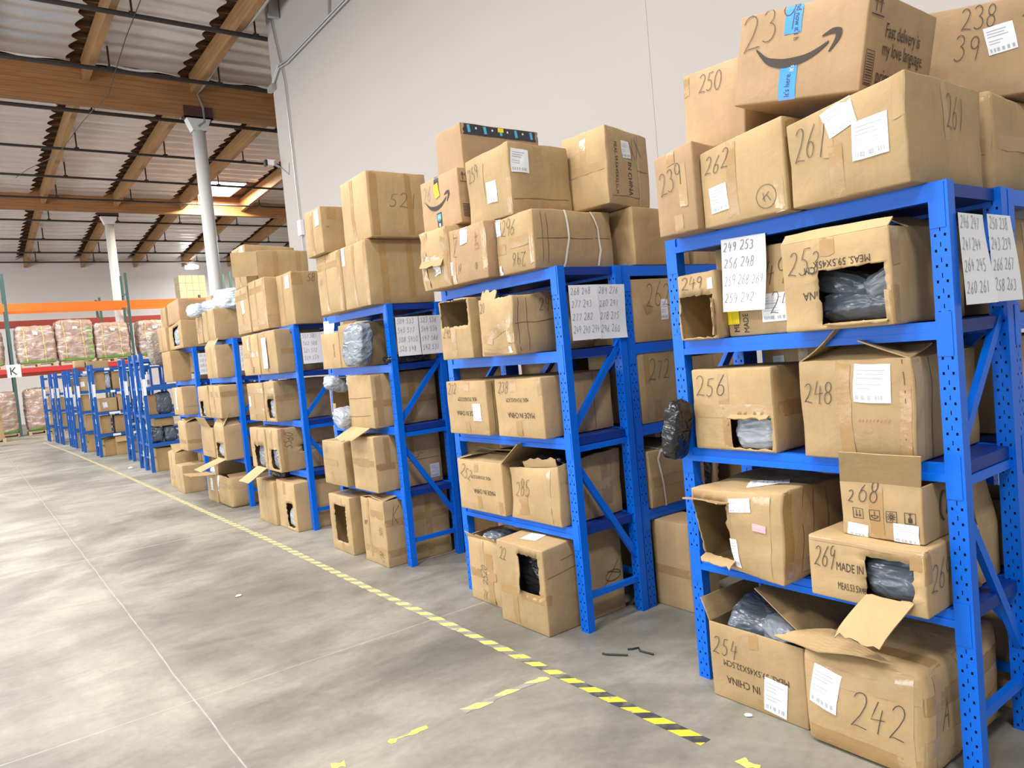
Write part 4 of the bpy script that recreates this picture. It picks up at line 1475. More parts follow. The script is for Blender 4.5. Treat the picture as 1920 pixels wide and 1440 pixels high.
def amazon_big(ct, root, rnd):
    fw, fh = ct.size('F')
    mb = MB(); smile_mesh(ct, mb, 'F', .17 * fw, .60 * fh, .29, M['print']); mb.build('printed_smile', root)
    for a, b, s, v in ((.70, 1.0, 'and now it\'s h', .83), (0, .40, 'It\'s here.', .16)):
        mb = MB()
        ct.patch(mb, 'F', .455 * fw, (a + b) / 2 * fh, .068, (b - a) * fh, 0, M['btape'], .0016, 3, 8)
        ct.text(mb, 'F', s, .455 * fw + (.018 if a else 0), v * fh, .030, -90 if a else 90, M['print'], .0026, .8)
        if not a:
            ct.text(mb, 'F', 'It\'s', .48 * fw, .33 * fh, .024, 90, M['paper'], .0026, .8)
        mb.build('printed_blue_tape', root)
    sw, sh = ct.size('S')
    mb = MB()
    ct.text(mb, 'S', 'Fast delivery is', .50 * sw, .66 * sh, .066, 0, M['print'], .0024, .66)
    ct.text(mb, 'S', 'my love language.', .53 * sw, .48 * sh, .066, 0, M['print'], .0024, .66)
    mb.build('printed_slogan', root)
    mb = MB()
    ct.text(mb, 'S', 'prime', .30 * sw, .20 * sh, .075, 0, M['print'], .0024, .68)
    ct.ribbon(mb, 'S', arc(.30 * sw, .12 * sh, .05, .035, 200, 340, 8), .010, M['print'], .0024)
    mb.build('printed_word', root)
    mb = MB()
    for x in (.045, .075):
        ct.ribbon(mb, 'S', [(x, sh - .022), (x, sh - .065)], .004, M['print'], .0024)
        ct.ribbon(mb, 'S', [(x - .012, sh - .038), (x, sh - .020), (x + .012, sh - .038)], .004, M['print'], .0024)
    ct.ribbon(mb, 'S', [(.02, sh - .076), (.10, sh - .076)], .004, M['print'], .0024)
    for k in range(12):
        ct.ribbon(mb, 'S', [(.02, .03 + k * .0085), (.062, .03 + k * .0085)], rnd.choice((.003, .005)), M['print'], .0024)
    ct.ribbon(mb, 'S', [(.015, .024), (.067, .024), (.067, .135), (.015, .135), (.015, .024)], .003, M['print'], .0024)
    mb.build('printed_marks', root)
box('smile', (2.53, 3.03, 1.295, 1.80, 2.392, .325), 'big carton with a curved smile arrow and blue tape, marked 239', G1,
    rot=(11.5, 0, 1), material='cardp', num=[('F', '239', .05, .58, .12, 14, 'ink', 1.35)], extra=amazon_big, bulge=.004, crush=.002)
box('250', (2.66, 3.06, 1.84, 2.15, 2.352, .335), 'carton marked 250 behind the big smile carton, leaning near the wall side', G1,
    rot=(3, 0, 0), material='cardp', num=[('F', '250', .28, .70, .07, 0, 'ink', 1.1)], tape=[Tv('F', .06, .72, .95, .03), Tv('F', .07, 0, .14, .03)])
# ===== rows behind the nearest rack
box('right_big', (3.16, 3.70, 1.13, 1.60, 1.992, .385), 'shiny taped carton at the right edge beneath the carton marked 238', GB, tape=[Tv('F', .6, 0, 1, .08, 'ctape'), Th('F', .45, 0, 1, .06), Th('S', .5, 0, 1, .06), Th('F', .9, 0, 1, .07, 'ctape')], bulge=.018, crush=.01, r=.02)
box('238top', (3.26, 3.66, 1.09, 1.66, 2.388, .37), 'carton marked 238 with a white label at the top right corner', GB, yaw=39, material='cardp',
    num=[('F', '238', .46, .74, .085), ('F', '39', .40, .42, .10), ('F', '24', .84, .78, .085)], lab=[('F', .70, .60, .105, .105, 8)])
box('edge3', (3.20, 3.62, 1.13, 1.55, 1.542, .36), 'carton at the right edge behind the papers of the nearest rack, third shelf', GB, num=[('S', 'S', .02, .7, .06)], tape=[Tv('S', .5, 0, 1, .05)])
box('edge2', (3.24, 3.66, 1.13, 1.55, 1.067, .38), 'carton at the right edge behind carton 248, second shelf', GB, lab=[('S', .05, .4, .05, .10, 0)], tape=[Tv('S', .5, 0, 1, .05)])
box('edge1', (3.13, 3.40, 1.13, 1.55, .572, .26), 'carton with its flap up at the right edge behind carton 269, first shelf', GB, open_top=True, flaps=[dict(face='S', u0=0, v0=1, u1=1, v1=1, length=.2, ang=100)])
box('edge0', (3.14, 3.62, 1.10, 1.58, 0, .40), 'dark carton on the floor behind carton 242 at the right edge', GB, tape=[Tv('S', .5, 0, 1, .05)])
box('mid3a', (3.12, 3.60, 1.72, 2.16, 1.542, .42), 'carton behind carton 249 in the far row of the nearest rack, third shelf', GB, tape=[Tv('F', .5, 0, 1, .05), Tv('F', .2, .6, 1, .05)])
box('mid2a', (3.12, 3.62, 1.72, 2.15, 1.067, .42), 'carton glimpsed between cartons 256 and 248, second shelf of the row behind', GB, tape=[Tv('F', .5, 0, 1, .05)], lab=[('F', .2, .8, .06, .05, 0)], open_top=True)
box('mid1a', (3.25, 3.75, 1.70, 2.15, .572, .33), 'carton glimpsed behind the torn carton, first shelf of the row behind', GB, tape=[Tv('F', .5, 0, 1, .05)])
box('b26', (3.13, 3.60, 2.995, 3.42, 1.542, .37), 'carton marked 26 between the second and the nearest rack, third shelf', GB, num=[('S', '262', .22, .56, .14)], tape=[Tv('F', .5, 0, 1, .04, 'ctape')], lab=[('S', .55, .5, .06, .12, 0)], seam=[('F', .5, .1, .5, .9)],
    extra=lambda ct, root, rnd: (lambda mb: (ct.patch(mb, 'S', .12, .20, .06, .06, 20, M['tape'], .002, 3, 3), mb.build('packing_tape', root)))(MB()))
box('b27', (3.135, 3.60, 2.995, 3.42, 1.067, .42), 'carton marked 27 between the second and the nearest rack, second shelf', GB, num=[('S', '272', .16, .60, .12)], tape=[Tv('S', .14, .55, 1, .04), Tv('S', .16, 0, .55, .05, 'ctape'), Tv('S', .30, 0, .3, .05), Tv('F', .8, 0, 1, .06, 'ctape')])
box('bstrap', (3.14, 3.63, 2.98, 3.42, .572, .335), 'carton bound with a white plastic strap, first shelf behind the second rack', GB, straps=[('S', [(.24, .0), (.18, .45), (.14, .85), (.20, .97), (.34, 1.0)]), ('T', [(.99, .2), (.5, .2), (.1, .2)])], tape=[Th('S', .45, 0, 1, .06)], bulge=.014, crush=.006)
box('bopen', (3.74, 4.05, 2.99, 3.42, .572, .40), 'open carton beside the black bag, first shelf in the row behind', GB, hole=[('S', .1, .05, .95, .95)])
bag('shiny black bag hanging between the strapped carton and an open carton', (3.69, 3.10, .80), (.10, .20, .44), 'pblack', (0, 4, 0), seed=7)
box('bfloor', (3.16, 3.40, 2.745, 3.02, 0, .505), 'tall plain carton standing on the floor between the second and the nearest rack', GB, tape=[Th('F', .43, 0, 1, .05)], bulge=.006)
box('b_low', (3.60, 4.05, 2.99, 3.42, 0, .42), 'plain carton on the floor behind the tall plain carton', GB)
box('b3b', (3.62, 4.05, 2.995, 3.42, 1.067, .36), 'carton deep in the row behind the second rack, right of carton 27', GB, tape=[Tv('S', .5, 0, 1, .05)])
box('b4b', (3.66, 4.12, 2.995, 3.42, 1.542, .36), 'carton deep in the row behind the second rack, right of carton 26', GB, tape=[Tv('S', .5, 0, 1, .05)])
box('dark', (3.18, 3.66, 2.99, 3.44, 1.992, .335), 'shadowed carton under the carton with sideways lettering, atop the row behind', GB, material='cardd')

# ===== second rack
box('2a', (2.50, 2.79, 3.67, 4.01, 0, .41), 'crushed carton with a ragged open top on the floor under the second rack', G2, crush=.011, bulge=.012,
    open_top=True, txt=[], num=[('F', '2520', .62, .30, .06, 90), ('F', 'ZK', .40, .06, .06)], tape=[Tv('F', .72, .0, .8, .07), Th('F', .45, 0, .9, .05), Tv('F', .5, .3, 1, .05, 'ctape')],
    flaps=[dict(face='F', u0=0, v0=1, u1=1, v1=1, length=.03, ang=60, torn=.015, name='torn_edge')])
box('2c', (2.80, 2.99, 3.68, 4.09, 0, .50), 'carton with a barcode label behind the crushed carton on the floor of the second rack', G2, lab=[('F', .62, .88, .10, .05, 0)], hole=[('F', .25, .55, .8, .78)])
box('22', (2.40, 2.99, 3.11, 3.54, 0, .475), 'large carton with a ragged square hole on the floor under the second rack', G2,
    hole=[('F', .48, .43, .90, .90)], num=[('F', '22', .07, .78, .07)], lab=[('T', .45, .22, .12, .10, 10)], tape=[Th('F', .42, 0, 1, .05), Tv('F', .36, 0, .40, .05), Th('S', .42, 0, .06, .05), Th('S', .86, .35, 1, .05)],
    flaps=[dict(face='F', u0=.44, v0=.88, u1=.44, v1=.44, length=.06, ang=65, torn=.01, name='torn_window_flap')],
    seam=[('S', 0, .66, .5, .72), ('S', .2, .82, 1, .92)], warp={'BRT': (0, 0, .05), 'BLT': (0, 0, .04)}, bulge=.009,
    txt=[], extra=lambda ct, root, rnd: (lambda mb: ([ct.ribbon(mb, 'S', p, .003, M['ink'], .003) for p in (arc(.50, .20, .06, .028, 0, 360, 14), [(.42, .15), (.55, .27)], [(.46, .23), (.56, .20), (.58, .27)])], mb.build('marker_scribble', root)))(MB()))
box('252', (2.53, 2.86, 3.60, 4.095, .572, .325), 'carton marked 252 with a lifted flap, first shelf of the second rack', G2, open_top=True,
    num=[('F', '252', .06, .70, .078, -20, 'ink', 1.1)], txt=[('F', MEAS, .55, .68, .030, 180, 'print', .7), ('F', MIC, .60, .40, .042, 180, 'print', .75)], tape=[Tv('F', .45, .78, 1, .045), Tv('F', .48, 0, .3, .045), Tv('F', .93, 0, .25, .04)],
    flaps=[dict(face='F', u0=0, v0=1, u1=1, v1=1, length=.18, ang=170), dict(face='S', u0=0, v0=1, u1=1, v1=1, length=.22, ang=38), dict(face='L', u0=0, v0=1, u1=1, v1=1, length=.17, ang=168), dict(face='B', u0=0, v0=1, u1=1, v1=1, length=.17, ang=162)])
box('252b', (2.875, 3.04, 3.62, 4.09, .572, .40), 'carton peeking out above and behind carton 252', G2, material='cardd')
box('285', (2.55, 3.02, 3.10, 3.565, .572, .335), 'sagging open carton marked 285, first shelf of the second rack', G2, open_top=True, crush=.013, bulge=.016,
    num=[('F', '285', .10, .46, .11), ('S', 'Z', .08, .70, .09), ('S', 'B', .25, .50, .09, -30)], tape=[Tv('F', .30, .1, .75, .09), Tv('F', .82, 0, .95, .03, 'ctape'), Tv('S', .35, 0, .8, .08), Tv('S', .75, 0, .9, .08), Th('S', .5, .1, .9, .05, 'ctape')],
    warp={'FLT': (.02, 0, -.03), 'BRT': (0, 0, .05)}, flaps=[dict(face='F', u0=.35, v0=1, u1=.98, v1=1, length=.045, ang=78, torn=.014, name='torn_edge')])
box('272', (2.50, 2.96, 3.645, 4.09, 1.067, .335), 'carton marked 272 with upside-down lettering and a white label, second shelf of the second rack', G2,
    num=[('F', '272', .05, .76, .065, 0, 'ink')], txt=[('F', MEAS, .55, .66, .033, 180, 'print', .62), ('F', MIC, .50, .40, .042, 180, 'print', .72)], lab=[('F', .76, .42, .085, .105, 0)],
    tape=[Tv('F', .55, .80, 1, .05), Tv('F', .50, 0, .24, .05), Tv('F', .97, 0, .15, .03)], seam=[('S', .1, .05, .1, .95), ('S', .2, .05, .2, .95), ('S', .3, .05, .3, .95)])
box('238', (2.51, 3.03, 3.125, 3.565, 1.067, .34), 'carton marked 238 with upside-down lettering beside carton 272, second shelf of the second rack', G2,
    num=[('F', '238', .09, .76, .065)], txt=[('F', MEAS, .50, .64, .033, 180, 'print', .62), ('F', MIC, .55, .38, .046, 180, 'print', .72)],
    tape=[Tv('F', .42, .78, 1, .055), Tv('F', .50, 0, .28, .055), Tv('F', .96, .7, 1, .03), Tv('S', .62, 0, 1, .05, 'ctape')], seam=[('S', .72, .02, .72, .98)])
box('295', (2.44, 3.0, 3.65, 3.995, 1.542, .36), 'carton marked 295 with the upper front cut open, third shelf of the second rack', G2, hole=[('F', .06, .56, .95, 1.0)], open_top=False,
    num=[('F', '295', .10, .38, .066, 0)], tape=[Tv('F', .45, 0, .50, .05), Th('S', .5, 0, 1, .05, 'ctape')], straps=[('S', [(.35, 0), (.35, 1)])], crush=.006)
box('290', (2.44, 3.02, 3.225, 3.56, 1.542, .33), 'crumpled carton marked 290 beside the front post, third shelf of the second rack', G2, crush=.014, bulge=.015, hole=[('T', .12, .02, .75, .30)],
    num=[('S', '290', .30, .70, .072), ('F', '20', .05, .76, .06)], tape=[('F', .35, .38, .85, .50, .055, 'tape'), Th('F', .30, .1, .4, .05, 'tape'), Tv('F', .93, .2, .8, .05, 'ctape'), Th('F', .08, .1, .9, .03, 'ctape')],
    lab=[('F', .88, .10, .03, .035, 0)], seam=[('S', .06, .05, .06, .95), ('S', .16, .05, .16, .95), ('S', 0, .5, .6, .55)],
    flaps=[dict(face='F', u0=.1, v0=1, u1=.55, v1=1, length=.05, ang=110, torn=.015, name='torn_edge')])
box('2j', (2.45, 2.89, 3.83, 4.155, 1.992, .37), 'badly crumpled pale carton at the far end of the second rack top', G2, crush=.024, bulge=.014, lab=[('F', .58, .36, .085, .115, 4)], num=[('F', 'K', .15, .4, .06, 0, 'pencil')],
    tape=[Tv('F', .2, 0, 1, .05, 'ctape'), Tv('F', .93, 0, 1, .08), Th('F', .5, .2, .9, .05, 'ctape')], flaps=[dict(face='F', u0=.1, v0=.48, u1=.85, v1=.48, length=.06, ang=-60, torn=.02, name='torn_edge')])
box('2k', (2.45, 2.94, 3.44, 3.815, 1.992, .325), 'carton scribbled with Z and N strokes, middle of the second rack top', G2, crush=.009, material='cardp', num=[('F', 'Z', .10, .50, .13), ('F', 'N', .22, .16, .07), ('F', '0', .70, .2, .04)],
    lab=[('F', .44, .86, .075, .105, 0), ('F', .03, .3, .03, .08, 0)], tape=[Tv('F', .96, 0, 1, .05, 'ctape'), Tv('F', .1, 0, 1, .04, 'ctape')],
    extra=lambda ct, root, rnd: (lambda mb: ([ct.ribbon(mb, 'F', p, .004, M['red'], .003) for p in ([(.27, .24), (.31, .25)], [(.29, .27), (.285, .20)], [(.27, .20), (.31, .205)], [(.275, .175), (.31, .175), (.30, .20)])], mb.build('red_writing', root)))(MB()))
box('296', (2.51, 3.10, 3.085, 3.415, 1.992, .318), 'long strapped carton marked 296 at the near end of the second rack top', G2, num=[('F', '296', .18, .66, .09), ('F', '296', .82, .34, .075, 180)],
    lab=[('F', .08, .86, .055, .105, 2), ('F', .10, .09, .025, .05, 0)], tape=[Th('F', .44, .02, .3, .055), Th('F', .52, .42, .9, .055), Tv('F', .96, .1, .95, .035, 'ctape')], bulge=.012, crush=.008,
    straps=[('S', [(.40, 1), (.40, .5), (.36, .12), (.34, .02)]), ('S', [(.72, 1), (.80, .7), (.82, .3), (.78, .03)])], seam=[('S', 0, .50, 1, .52), ('S', .1, 0, .1, 1), ('S', .16, 0, .16, 1)])
def amazon_small(ct, root, rnd):
    fw, fh = ct.size('F')
    mb = MB(); smile_mesh(ct, mb, 'F', .13 * fw, .60 * fh, .255, M['print']); mb.build('printed_smile', root)
    for a, b, k in ((.66, 1.0, 0), (0, .32, 1)):
        mb = MB()
        ct.patch(mb, 'F', .45 * fw, (a + b) / 2 * fh, .058, (b - a) * fh, 0, M['ktape'], .0016, 2, 4)
        if k:
            ct.patch(mb, 'F', .45 * fw, .24 * fh, .044, .035, 0, M['cyan'], .0026, 1, 1)
            ct.text(mb, 'F', 'prime', .45 * fw, .24 * fh, .016, 0, M['paper'], .0034, .8)
            ct.ribbon(mb, 'F', arc(.45 * fw, .20 * fh, .016, .012, 200, 340, 6), .004, M['cyan'], .0028)
            ct.patch(mb, 'F', .45 * fw, .09 * fh, .018, .02, 0, M['paper'], .0028, 1, 1)
        mb.build('printed_black_tape', root)
    mb = MB(); ct.patch(mb, 'F', .45 * fw, .74 * fh, .055, .085, 8, M['yellow'], .004, 2, 2)
    ct.text(mb, 'F', 'L1973', .45 * fw, .74 * fh, .022, -82, M['print'], .005, .8)
    mb.build('yellow_sticker', root)
    sw, sh = ct.size('S')
    mb = MB()
    for x in (.035, .060):
        ct.ribbon(mb, 'S', [(x, sh - .03), (x, sh - .075)], .004, M['print'], .0024)
        ct.ribbon(mb, 'S', [(x - .010, sh - .048), (x, sh - .028), (x + .010, sh - .048)], .004, M['print'], .0024)
    ct.ribbon(mb, 'S', [(.015, sh - .085), (.08, sh - .085)], .004, M['print'], .0024)
    for k in range(9):
        ct.ribbon(mb, 'S', [(.02, .04 + k * .009), (.07, .04 + k * .009)], .004, M['print'], .0024)
    mb.build('printed_marks', root)
box('smile2', (2.53, 2.765, 3.775, 4.225, 2.365, .335), 'brown smile carton with black tape and a yellow sticker on the second rack pile', G2, material='cardp',
    num=[('F', '26', .06, .60, .10, 0, 'pencil')], extra=amazon_small, bulge=.004, warp={'FR': (0, 0, .005)})
box('259', (2.53, 2.97, 3.26, 3.685, 2.318, .40), 'cube carton marked 259 with two white labels, upper pile of the second rack', G2, num=[('F', '259', .08, .62, .08, 16, 'ink', .85)],
    lab=[('F', .60, .40, .095, .12, -2), ('S', .17, .74, .12, .125, -2)], tape=[Tv('S', .47, .75, 1, .05), Tv('S', .52, 0, .2, .045), Tv('F', .96, 0, 1, .04, 'ctape')], seam=[('F', .45, .35, .43, .85), ('S', 0, .22, 1, .22)], crush=.008,
    warp={'FLT': (0, 0, -.01)})
def primetape(ct, root, rnd):
    sw, sh = ct.size('S')
    mb = MB()
    ct.patch(mb, 'S', sw / 2, sh - .04, sw, .07, 0, M['ktape'], .0016, 10, 2)
    for k in range(5):
        ct.patch(mb, 'S', (.10 + .2 * k) * sw, sh - .036, .022, .05, 8, M['cyan'], .0026, 1, 1)
        ct.patch(mb, 'S', (.19 + .2 * k) * sw, sh - .030, .012, .014, 0, M['paper'], .0026, 1, 1)
    ct.patch(mb, 'S', .5 * sw, sh - .022, .05, .03, 0, M['yellow'], .003, 1, 1)
    mb.build('printed_black_tape', root)
box('prime', (2.79, 3.45, 4.08, 4.40, 2.37, .72), 'tall reddish carton edged with black printed tape, at the back of the second rack pile', G2, material='cardp', extra=primetape, bulge=.004)
box('filler', (2.96, 3.50, 3.72, 4.38, 1.992, .375), 'carton hidden behind the scribbled carton, holding up the tall reddish carton', GB, material='cardd')
box('2p', (3.0, 3.42, 3.005, 3.36, 2.335, .44), 'big carton with sideways lettering overhanging the second rack pile', G2, rot=(0, 2, 4), bulge=.012, crush=.008,
    txt=[('S', 'MEAS. 59.5X45X32.5CM', .20, .48, .036, -90, 'print', .8), ('S', 'IN CHINA', .50, .36, .055, -90)], lab=[('S', .42, .74, .085, .10, 5)],
    num=[('S', 'XX', .55, .62, .12, 20)], tape=[Th('F', .5, 0, 1, .05, 'ctape'), Tv('F', .5, .5, 1, .05, 'ctape'), Tv('S', .03, 0, 1, .03, 'ctape'), Tv('S', .72, .0, 1, .02, 'ctape')], seam=[('S', .70, 0, .70, 1), ('S', 0, .12, .7, .12), ('S', .7, .5, 1, .5)],
    warp={'BR': (.0, .05, 0)})

# ===== cartons standing deeper in the rows behind the second and third racks
for k, (x, w) in enumerate(((3.12, .50), (3.70, .48))):
    for lv, (z, h) in enumerate(((0, .45), (.572, .36), (1.067, .41), (1.542, .36))):
        if k == 0 and lv == 3:
            h = .33
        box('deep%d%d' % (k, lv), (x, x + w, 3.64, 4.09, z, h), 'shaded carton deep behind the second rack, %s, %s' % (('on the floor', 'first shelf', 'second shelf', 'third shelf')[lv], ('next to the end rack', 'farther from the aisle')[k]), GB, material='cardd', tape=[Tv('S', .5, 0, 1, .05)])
rack('blue rack joined behind the third rack, nearly hidden by the second rack', 3.06, 6.15, 1.4, 1.2, LV, 'blue racks in the rows behind', rz=-90)
for lv, (z, h) in enumerate(((0, .45), (.572, .38), (1.067, .41), (1.542, .36))):
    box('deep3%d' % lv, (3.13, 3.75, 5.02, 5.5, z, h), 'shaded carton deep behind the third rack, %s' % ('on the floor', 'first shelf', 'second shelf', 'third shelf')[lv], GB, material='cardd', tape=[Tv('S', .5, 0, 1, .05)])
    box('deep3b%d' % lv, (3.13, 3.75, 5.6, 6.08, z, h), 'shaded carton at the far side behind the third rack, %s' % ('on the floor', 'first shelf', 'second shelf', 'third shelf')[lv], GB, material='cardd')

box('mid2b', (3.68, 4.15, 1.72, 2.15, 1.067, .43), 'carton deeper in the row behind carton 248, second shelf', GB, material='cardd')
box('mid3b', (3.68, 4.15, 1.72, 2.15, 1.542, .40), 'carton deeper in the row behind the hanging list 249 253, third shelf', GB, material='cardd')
box('249b', (2.815, 3.04, 1.96, 2.155, 1.542, .40), 'striped-tape carton standing behind carton 249, third shelf of the nearest rack', G1, tape=[Tv('F', .3, 0, 1, .03), Tv('F', .75, 0, 1, .04)])
box('top2b', (3.72, 4.20, 3.0, 3.42, 1.992, .36), 'carton deeper on the row behind the second rack, seen under the nearest rack top', GB, tape=[Tv('S', .35, 0, 1, .06), Tv('S', .7, 0, 1, .06)])
# ===== third rack
TT = lambda: [Tv('F', .5, 0, 1, .045), Tv('S', .12, 0, 1, .05), Tv('S', .62, 0, 1, .05)]
box('3a', (2.43, 2.85, 5.66, 6.08, 0, .48), 'upright carton with an empty rectangular window on the floor under the third rack', G3, hole=[('F', .28, .18, .80, .83)], tape=[Tv('F', .5, .84, 1, .12, 'ctape'), Tv('F', .52, 0, .16, .05), ('T', .5, 0, .5, .6, .12, 'ctape')])
box('3b', (2.45, 3.02, 5.08, 5.48, 0, .51), 'big taped carton with vertical scribbles on the floor under the third rack', G3, tape=[Tv('F', .33, 0, 1, .04), Th('F', .78, .45, 1, .06), Th('F', .22, 0, 1, .05), Tv('S', .36, 0, 1, .05), Th('S', .66, 0, 1, .05), Th('S', .20, 0, 1, .05), Tv('S', .66, 0, 1, .05)],
    num=[('F', 'ZN', .86, .06, .07, 80), ('F', 'SOS', .88, .45, .05, 85), ('S', 'K', .10, .62, .14)], txt=[('F', 'HDPT', .22, .62, .05, 0, 'print', .5)], open_top=True,
    flaps=[dict(face='F', u0=.3, v0=1, u1=1, v1=1, length=.16, ang=165, curl=15), dict(face='S', u0=0, v0=1, u1=1, v1=1, length=.2, ang=172), dict(face='L', u0=0, v0=1, u1=1, v1=1, length=.2, ang=172)], crush=.007)
box('3c', (2.42, 2.90, 5.63, 6.08, .572, .37), 'plain carton beside the split carton, first shelf of the third rack', G3, tape=[Th('F', .52, .1, .7, .05), Tv('F', .4, 0, .3, .05)], num=[('F', 'N7', .15, .72, .05, 0, 'pencil')], bulge=.008)
box('3d', (2.44, 3.02, 5.12, 5.53, .572, .43), 'carton with a white label on its side, first shelf of the third rack', G3, tape=[Th('F', .52, 0, 1, .045), Tv('F', .5, .45, .6, .2, 'tape'), Th('S', .45, 0, .28, .05), Tv('S', .18, .4, 1, .05), Tv('S', .55, .5, 1, .04)],
    seam=[('S', .3, .48, 1, .47)], num=[('S', 'VS', .50, .66, .10, -60)], lab=[('S', .88, .22, .085, .11, 0)])
box('3e', (2.55, 2.98, 5.63, 6.07, 1.067, .40), 'opened carton with an inside wall showing, second shelf of the third rack', G3, open_faces='F', tape=[], flaps=[dict(face='F', u0=0, v0=.45, u1=0, v1=.05, length=.14, ang=75)], seam=[('B', 0, .4, 1, .4)])
box('3f', (2.46, 3.02, 5.10, 5.53, 1.067, .41), 'smooth carton with a cross of brown tape, second shelf of the third rack', G3, tape=[Tv('S', .10, 0, 1, .05), Tv('S', .60, 0, 1, .06), Th('S', .45, 0, 1, .05)], seam=[('F', 0, .55, 1, .58), ('F', 0, .20, .9, .24)], bulge=.012,
    flaps=[dict(face='F', u0=-.35, v0=-.02, u1=.78, v1=-.02, length=.18, ang=-28, torn=.016, name='torn_flap', skew=-.1)])
box('3g', (2.50, 2.84, 5.70, 6.06, 1.542, .30), 'carton beside the hanging blank sheet with printed dots, third shelf of the third rack', G3, txt=[('F', 'MEAS 59.5X', .75, .5, .03, -86, 'print', .7)])
box('3h', (2.50, 2.96, 5.25, 5.685, 1.542, .345), 'carton with a small white label behind the grey mailer, third shelf of the third rack', G3, lab=[('F', .35, .60, .06, .13, 0)], txt=[('F', MIC, .6, .35, .03, 180, 'print', .6)], tape=[Tv('F', .45, .7, 1, .05, 'ctape'), Tv('F', .6, 0, .2, .04)], flaps=[dict(face='F', u0=.1, v0=1, u1=.6, v1=1, length=.06, ang=150)])
bag('silver grey mailer sliding over the carton front, third shelf of the third rack', (2.45, 5.24, 1.71), (.12, .34, .32), 'pgrey', (0, 8, 0), cat='plastic bag', seed=21)
bag('black plastic bag lying on the shelf edge below the lists of the third rack', (2.72, 5.02, 1.575), (.34, .12, .07), 'pblack', (0, 0, 5), seed=22)
bag('silver mailer bulging above the smooth carton, second shelf of the third rack', (2.62, 5.62, 1.42), (.2, .16, .12), 'psilver', (0, 0, 20), seed=23)
bag('silver mailer poking out beside the left post, second shelf of the third rack', (2.56, 5.96, 1.41), (.20, .18, .12), 'psilver', (0, 20, 0), seed=24)
bag('silver mailer slipping out under the smooth carton, second shelf of the third rack', (2.47, 5.62, 1.14), (.18, .2, .14), 'psilver', (20, 0, 0), seed=25)
box('3i', (2.46, 2.92, 5.43, 5.90, 1.992, .48), 'tall taped carton at the far end of the third rack top', G3, tape=[Tv('F', .38, 0, 1, .05, 'ctape'), Th('F', .80, 0, 1, .05), Tv('F', .93, 0, 1, .05)], bulge=.012, num=[('F', 'SOI', .1, .5, .05, 0, 'pencil')])
box('3j', (2.47, 3.02, 4.985, 5.42, 1.992, .485), 'large smooth carton on the third rack top below the carton marked 521', G3, tape=[Tv('F', .5, 0, 1, .04), Tv('F', .96, 0, 1, .05), Tv('S', .24, 0, 1, .055), Tv('S', .65, .1, 1, .05)], lab=[('F', .10, .84, .065, .14, 2)], bulge=.012)
box('3k', (2.42, 2.72, 5.62, 5.96, 2.478, .37), 'small upper carton with a corner label, left of the carton marked 521', G3, tape=[Tv('F', .45, 0, 1, .05), Tv('S', .30, .72, 1, .08), Tv('S', .85, 0, 1, .05)], lab=[('F', .78, .78, .08, .13, 2)], num=[('S', '~', .10, .46, .06)])
box('521', (2.50, 3.0, 4.93, 5.385, 2.482, .485), 'large carton marked 521 topping the pile on the third rack', G3, num=[('S', '521', .33, .45, .105, 0, 'ink', 1.55)], tape=[Tv('F', .45, 0, 1, .05), Tv('S', .10, 0, 1, .06), Tv('S', .68, 0, 1, .05)], bulge=.010, warp={'FLT': (0, 0, -.01)})
# ===== fourth rack
box('4a', (2.41, 2.88, 7.46, 7.98, 0, .45), 'plain carton at the far side on the floor under the fourth rack', G4, tape=[Tv('F', .5, 0, 1, .05, 'ctape')], num=[('F', 'IS', .3, .5, .06, 90, 'pencil')])
box('4b', (2.44, 3.0, 6.95, 7.45, 0, .475), 'carton with a narrow cut window on the floor under the fourth rack', G4, hole=[('F', .52, .06, .86, .56)], tape=[Tv('F', .46, .72, 1, .06), Tv('F', .40, 0, .25, .06, 'ctape')], num=[('F', 'SI', .06, .7, .06, 0, 'pencil')])
box('4c', (2.40, 2.88, 7.52, 8.0, .572, .42), 'carton with a long flap hanging down, first shelf of the fourth rack', G4, hole=[('F', .30, .04, .88, .58)], tape=[Tv('F', .5, .55, 1, .05)], flaps=[dict(face='F', u0=.30, v0=.04, u1=.95, v1=.04, length=.24, ang=-30, name='hanging_flap')], seam=[('F', 0, .5, .3, .5)])
box('4d', (2.40, 2.98, 7.13, 7.49, .572, .43), 'split carton with a sideways scribble, first shelf of the fourth rack', G4, hole=[('F', .35, .06, .88, .52), ('S', .40, .42, .97, .58)], tape=[Tv('F', .45, .55, 1, .05), Tv('S', .10, 0, 1, .04), Tv('S', .72, 0, .42, .06)], num=[('S', '5560', .22, .52, .075, 80)], crush=.008)
box('4e', (2.42, 2.90, 7.50, 8.0, 1.067, .39), 'shiny taped carton with a white label, second shelf of the fourth rack', G4, tape=[Th('F', .25, 0, 1, .06, 'ctape'), Tv('F', .45, 0, 1, .05), Th('F', .8, 0, 1, .05, 'ctape')], lab=[('F', .14, .52, .06, .11, 4)])
box('4f', (2.42, 2.99, 7.16, 7.46, 1.067, .40), 'carton with a torn front hole of striped plastic, second shelf of the fourth rack', G4, hole=[('F', .35, .08, .90, .56)], tape=[Th('F', .78, 0, 1, .06, 'ctape'), Th('S', .58, 0, 1, .06), Tv('S', .45, 0, 1, .05)], lab=[('S', .70, .55, .10, .14, 0, 'tape')], crush=.008)
box('4g', (2.42, 2.88, 7.50, 8.0, 1.542, .42), 'crumpled carton with a slim white label, third shelf of the fourth rack', G4, tape=[Th('F', .5, 0, 1, .05, 'ctape'), Tv('F', .55, 0, 1, .05)], lab=[('F', .42, .76, .04, .11, 0)], crush=.009, txt=[('F', 'SAX', .65, .15, .06, 60, 'print', .7)])
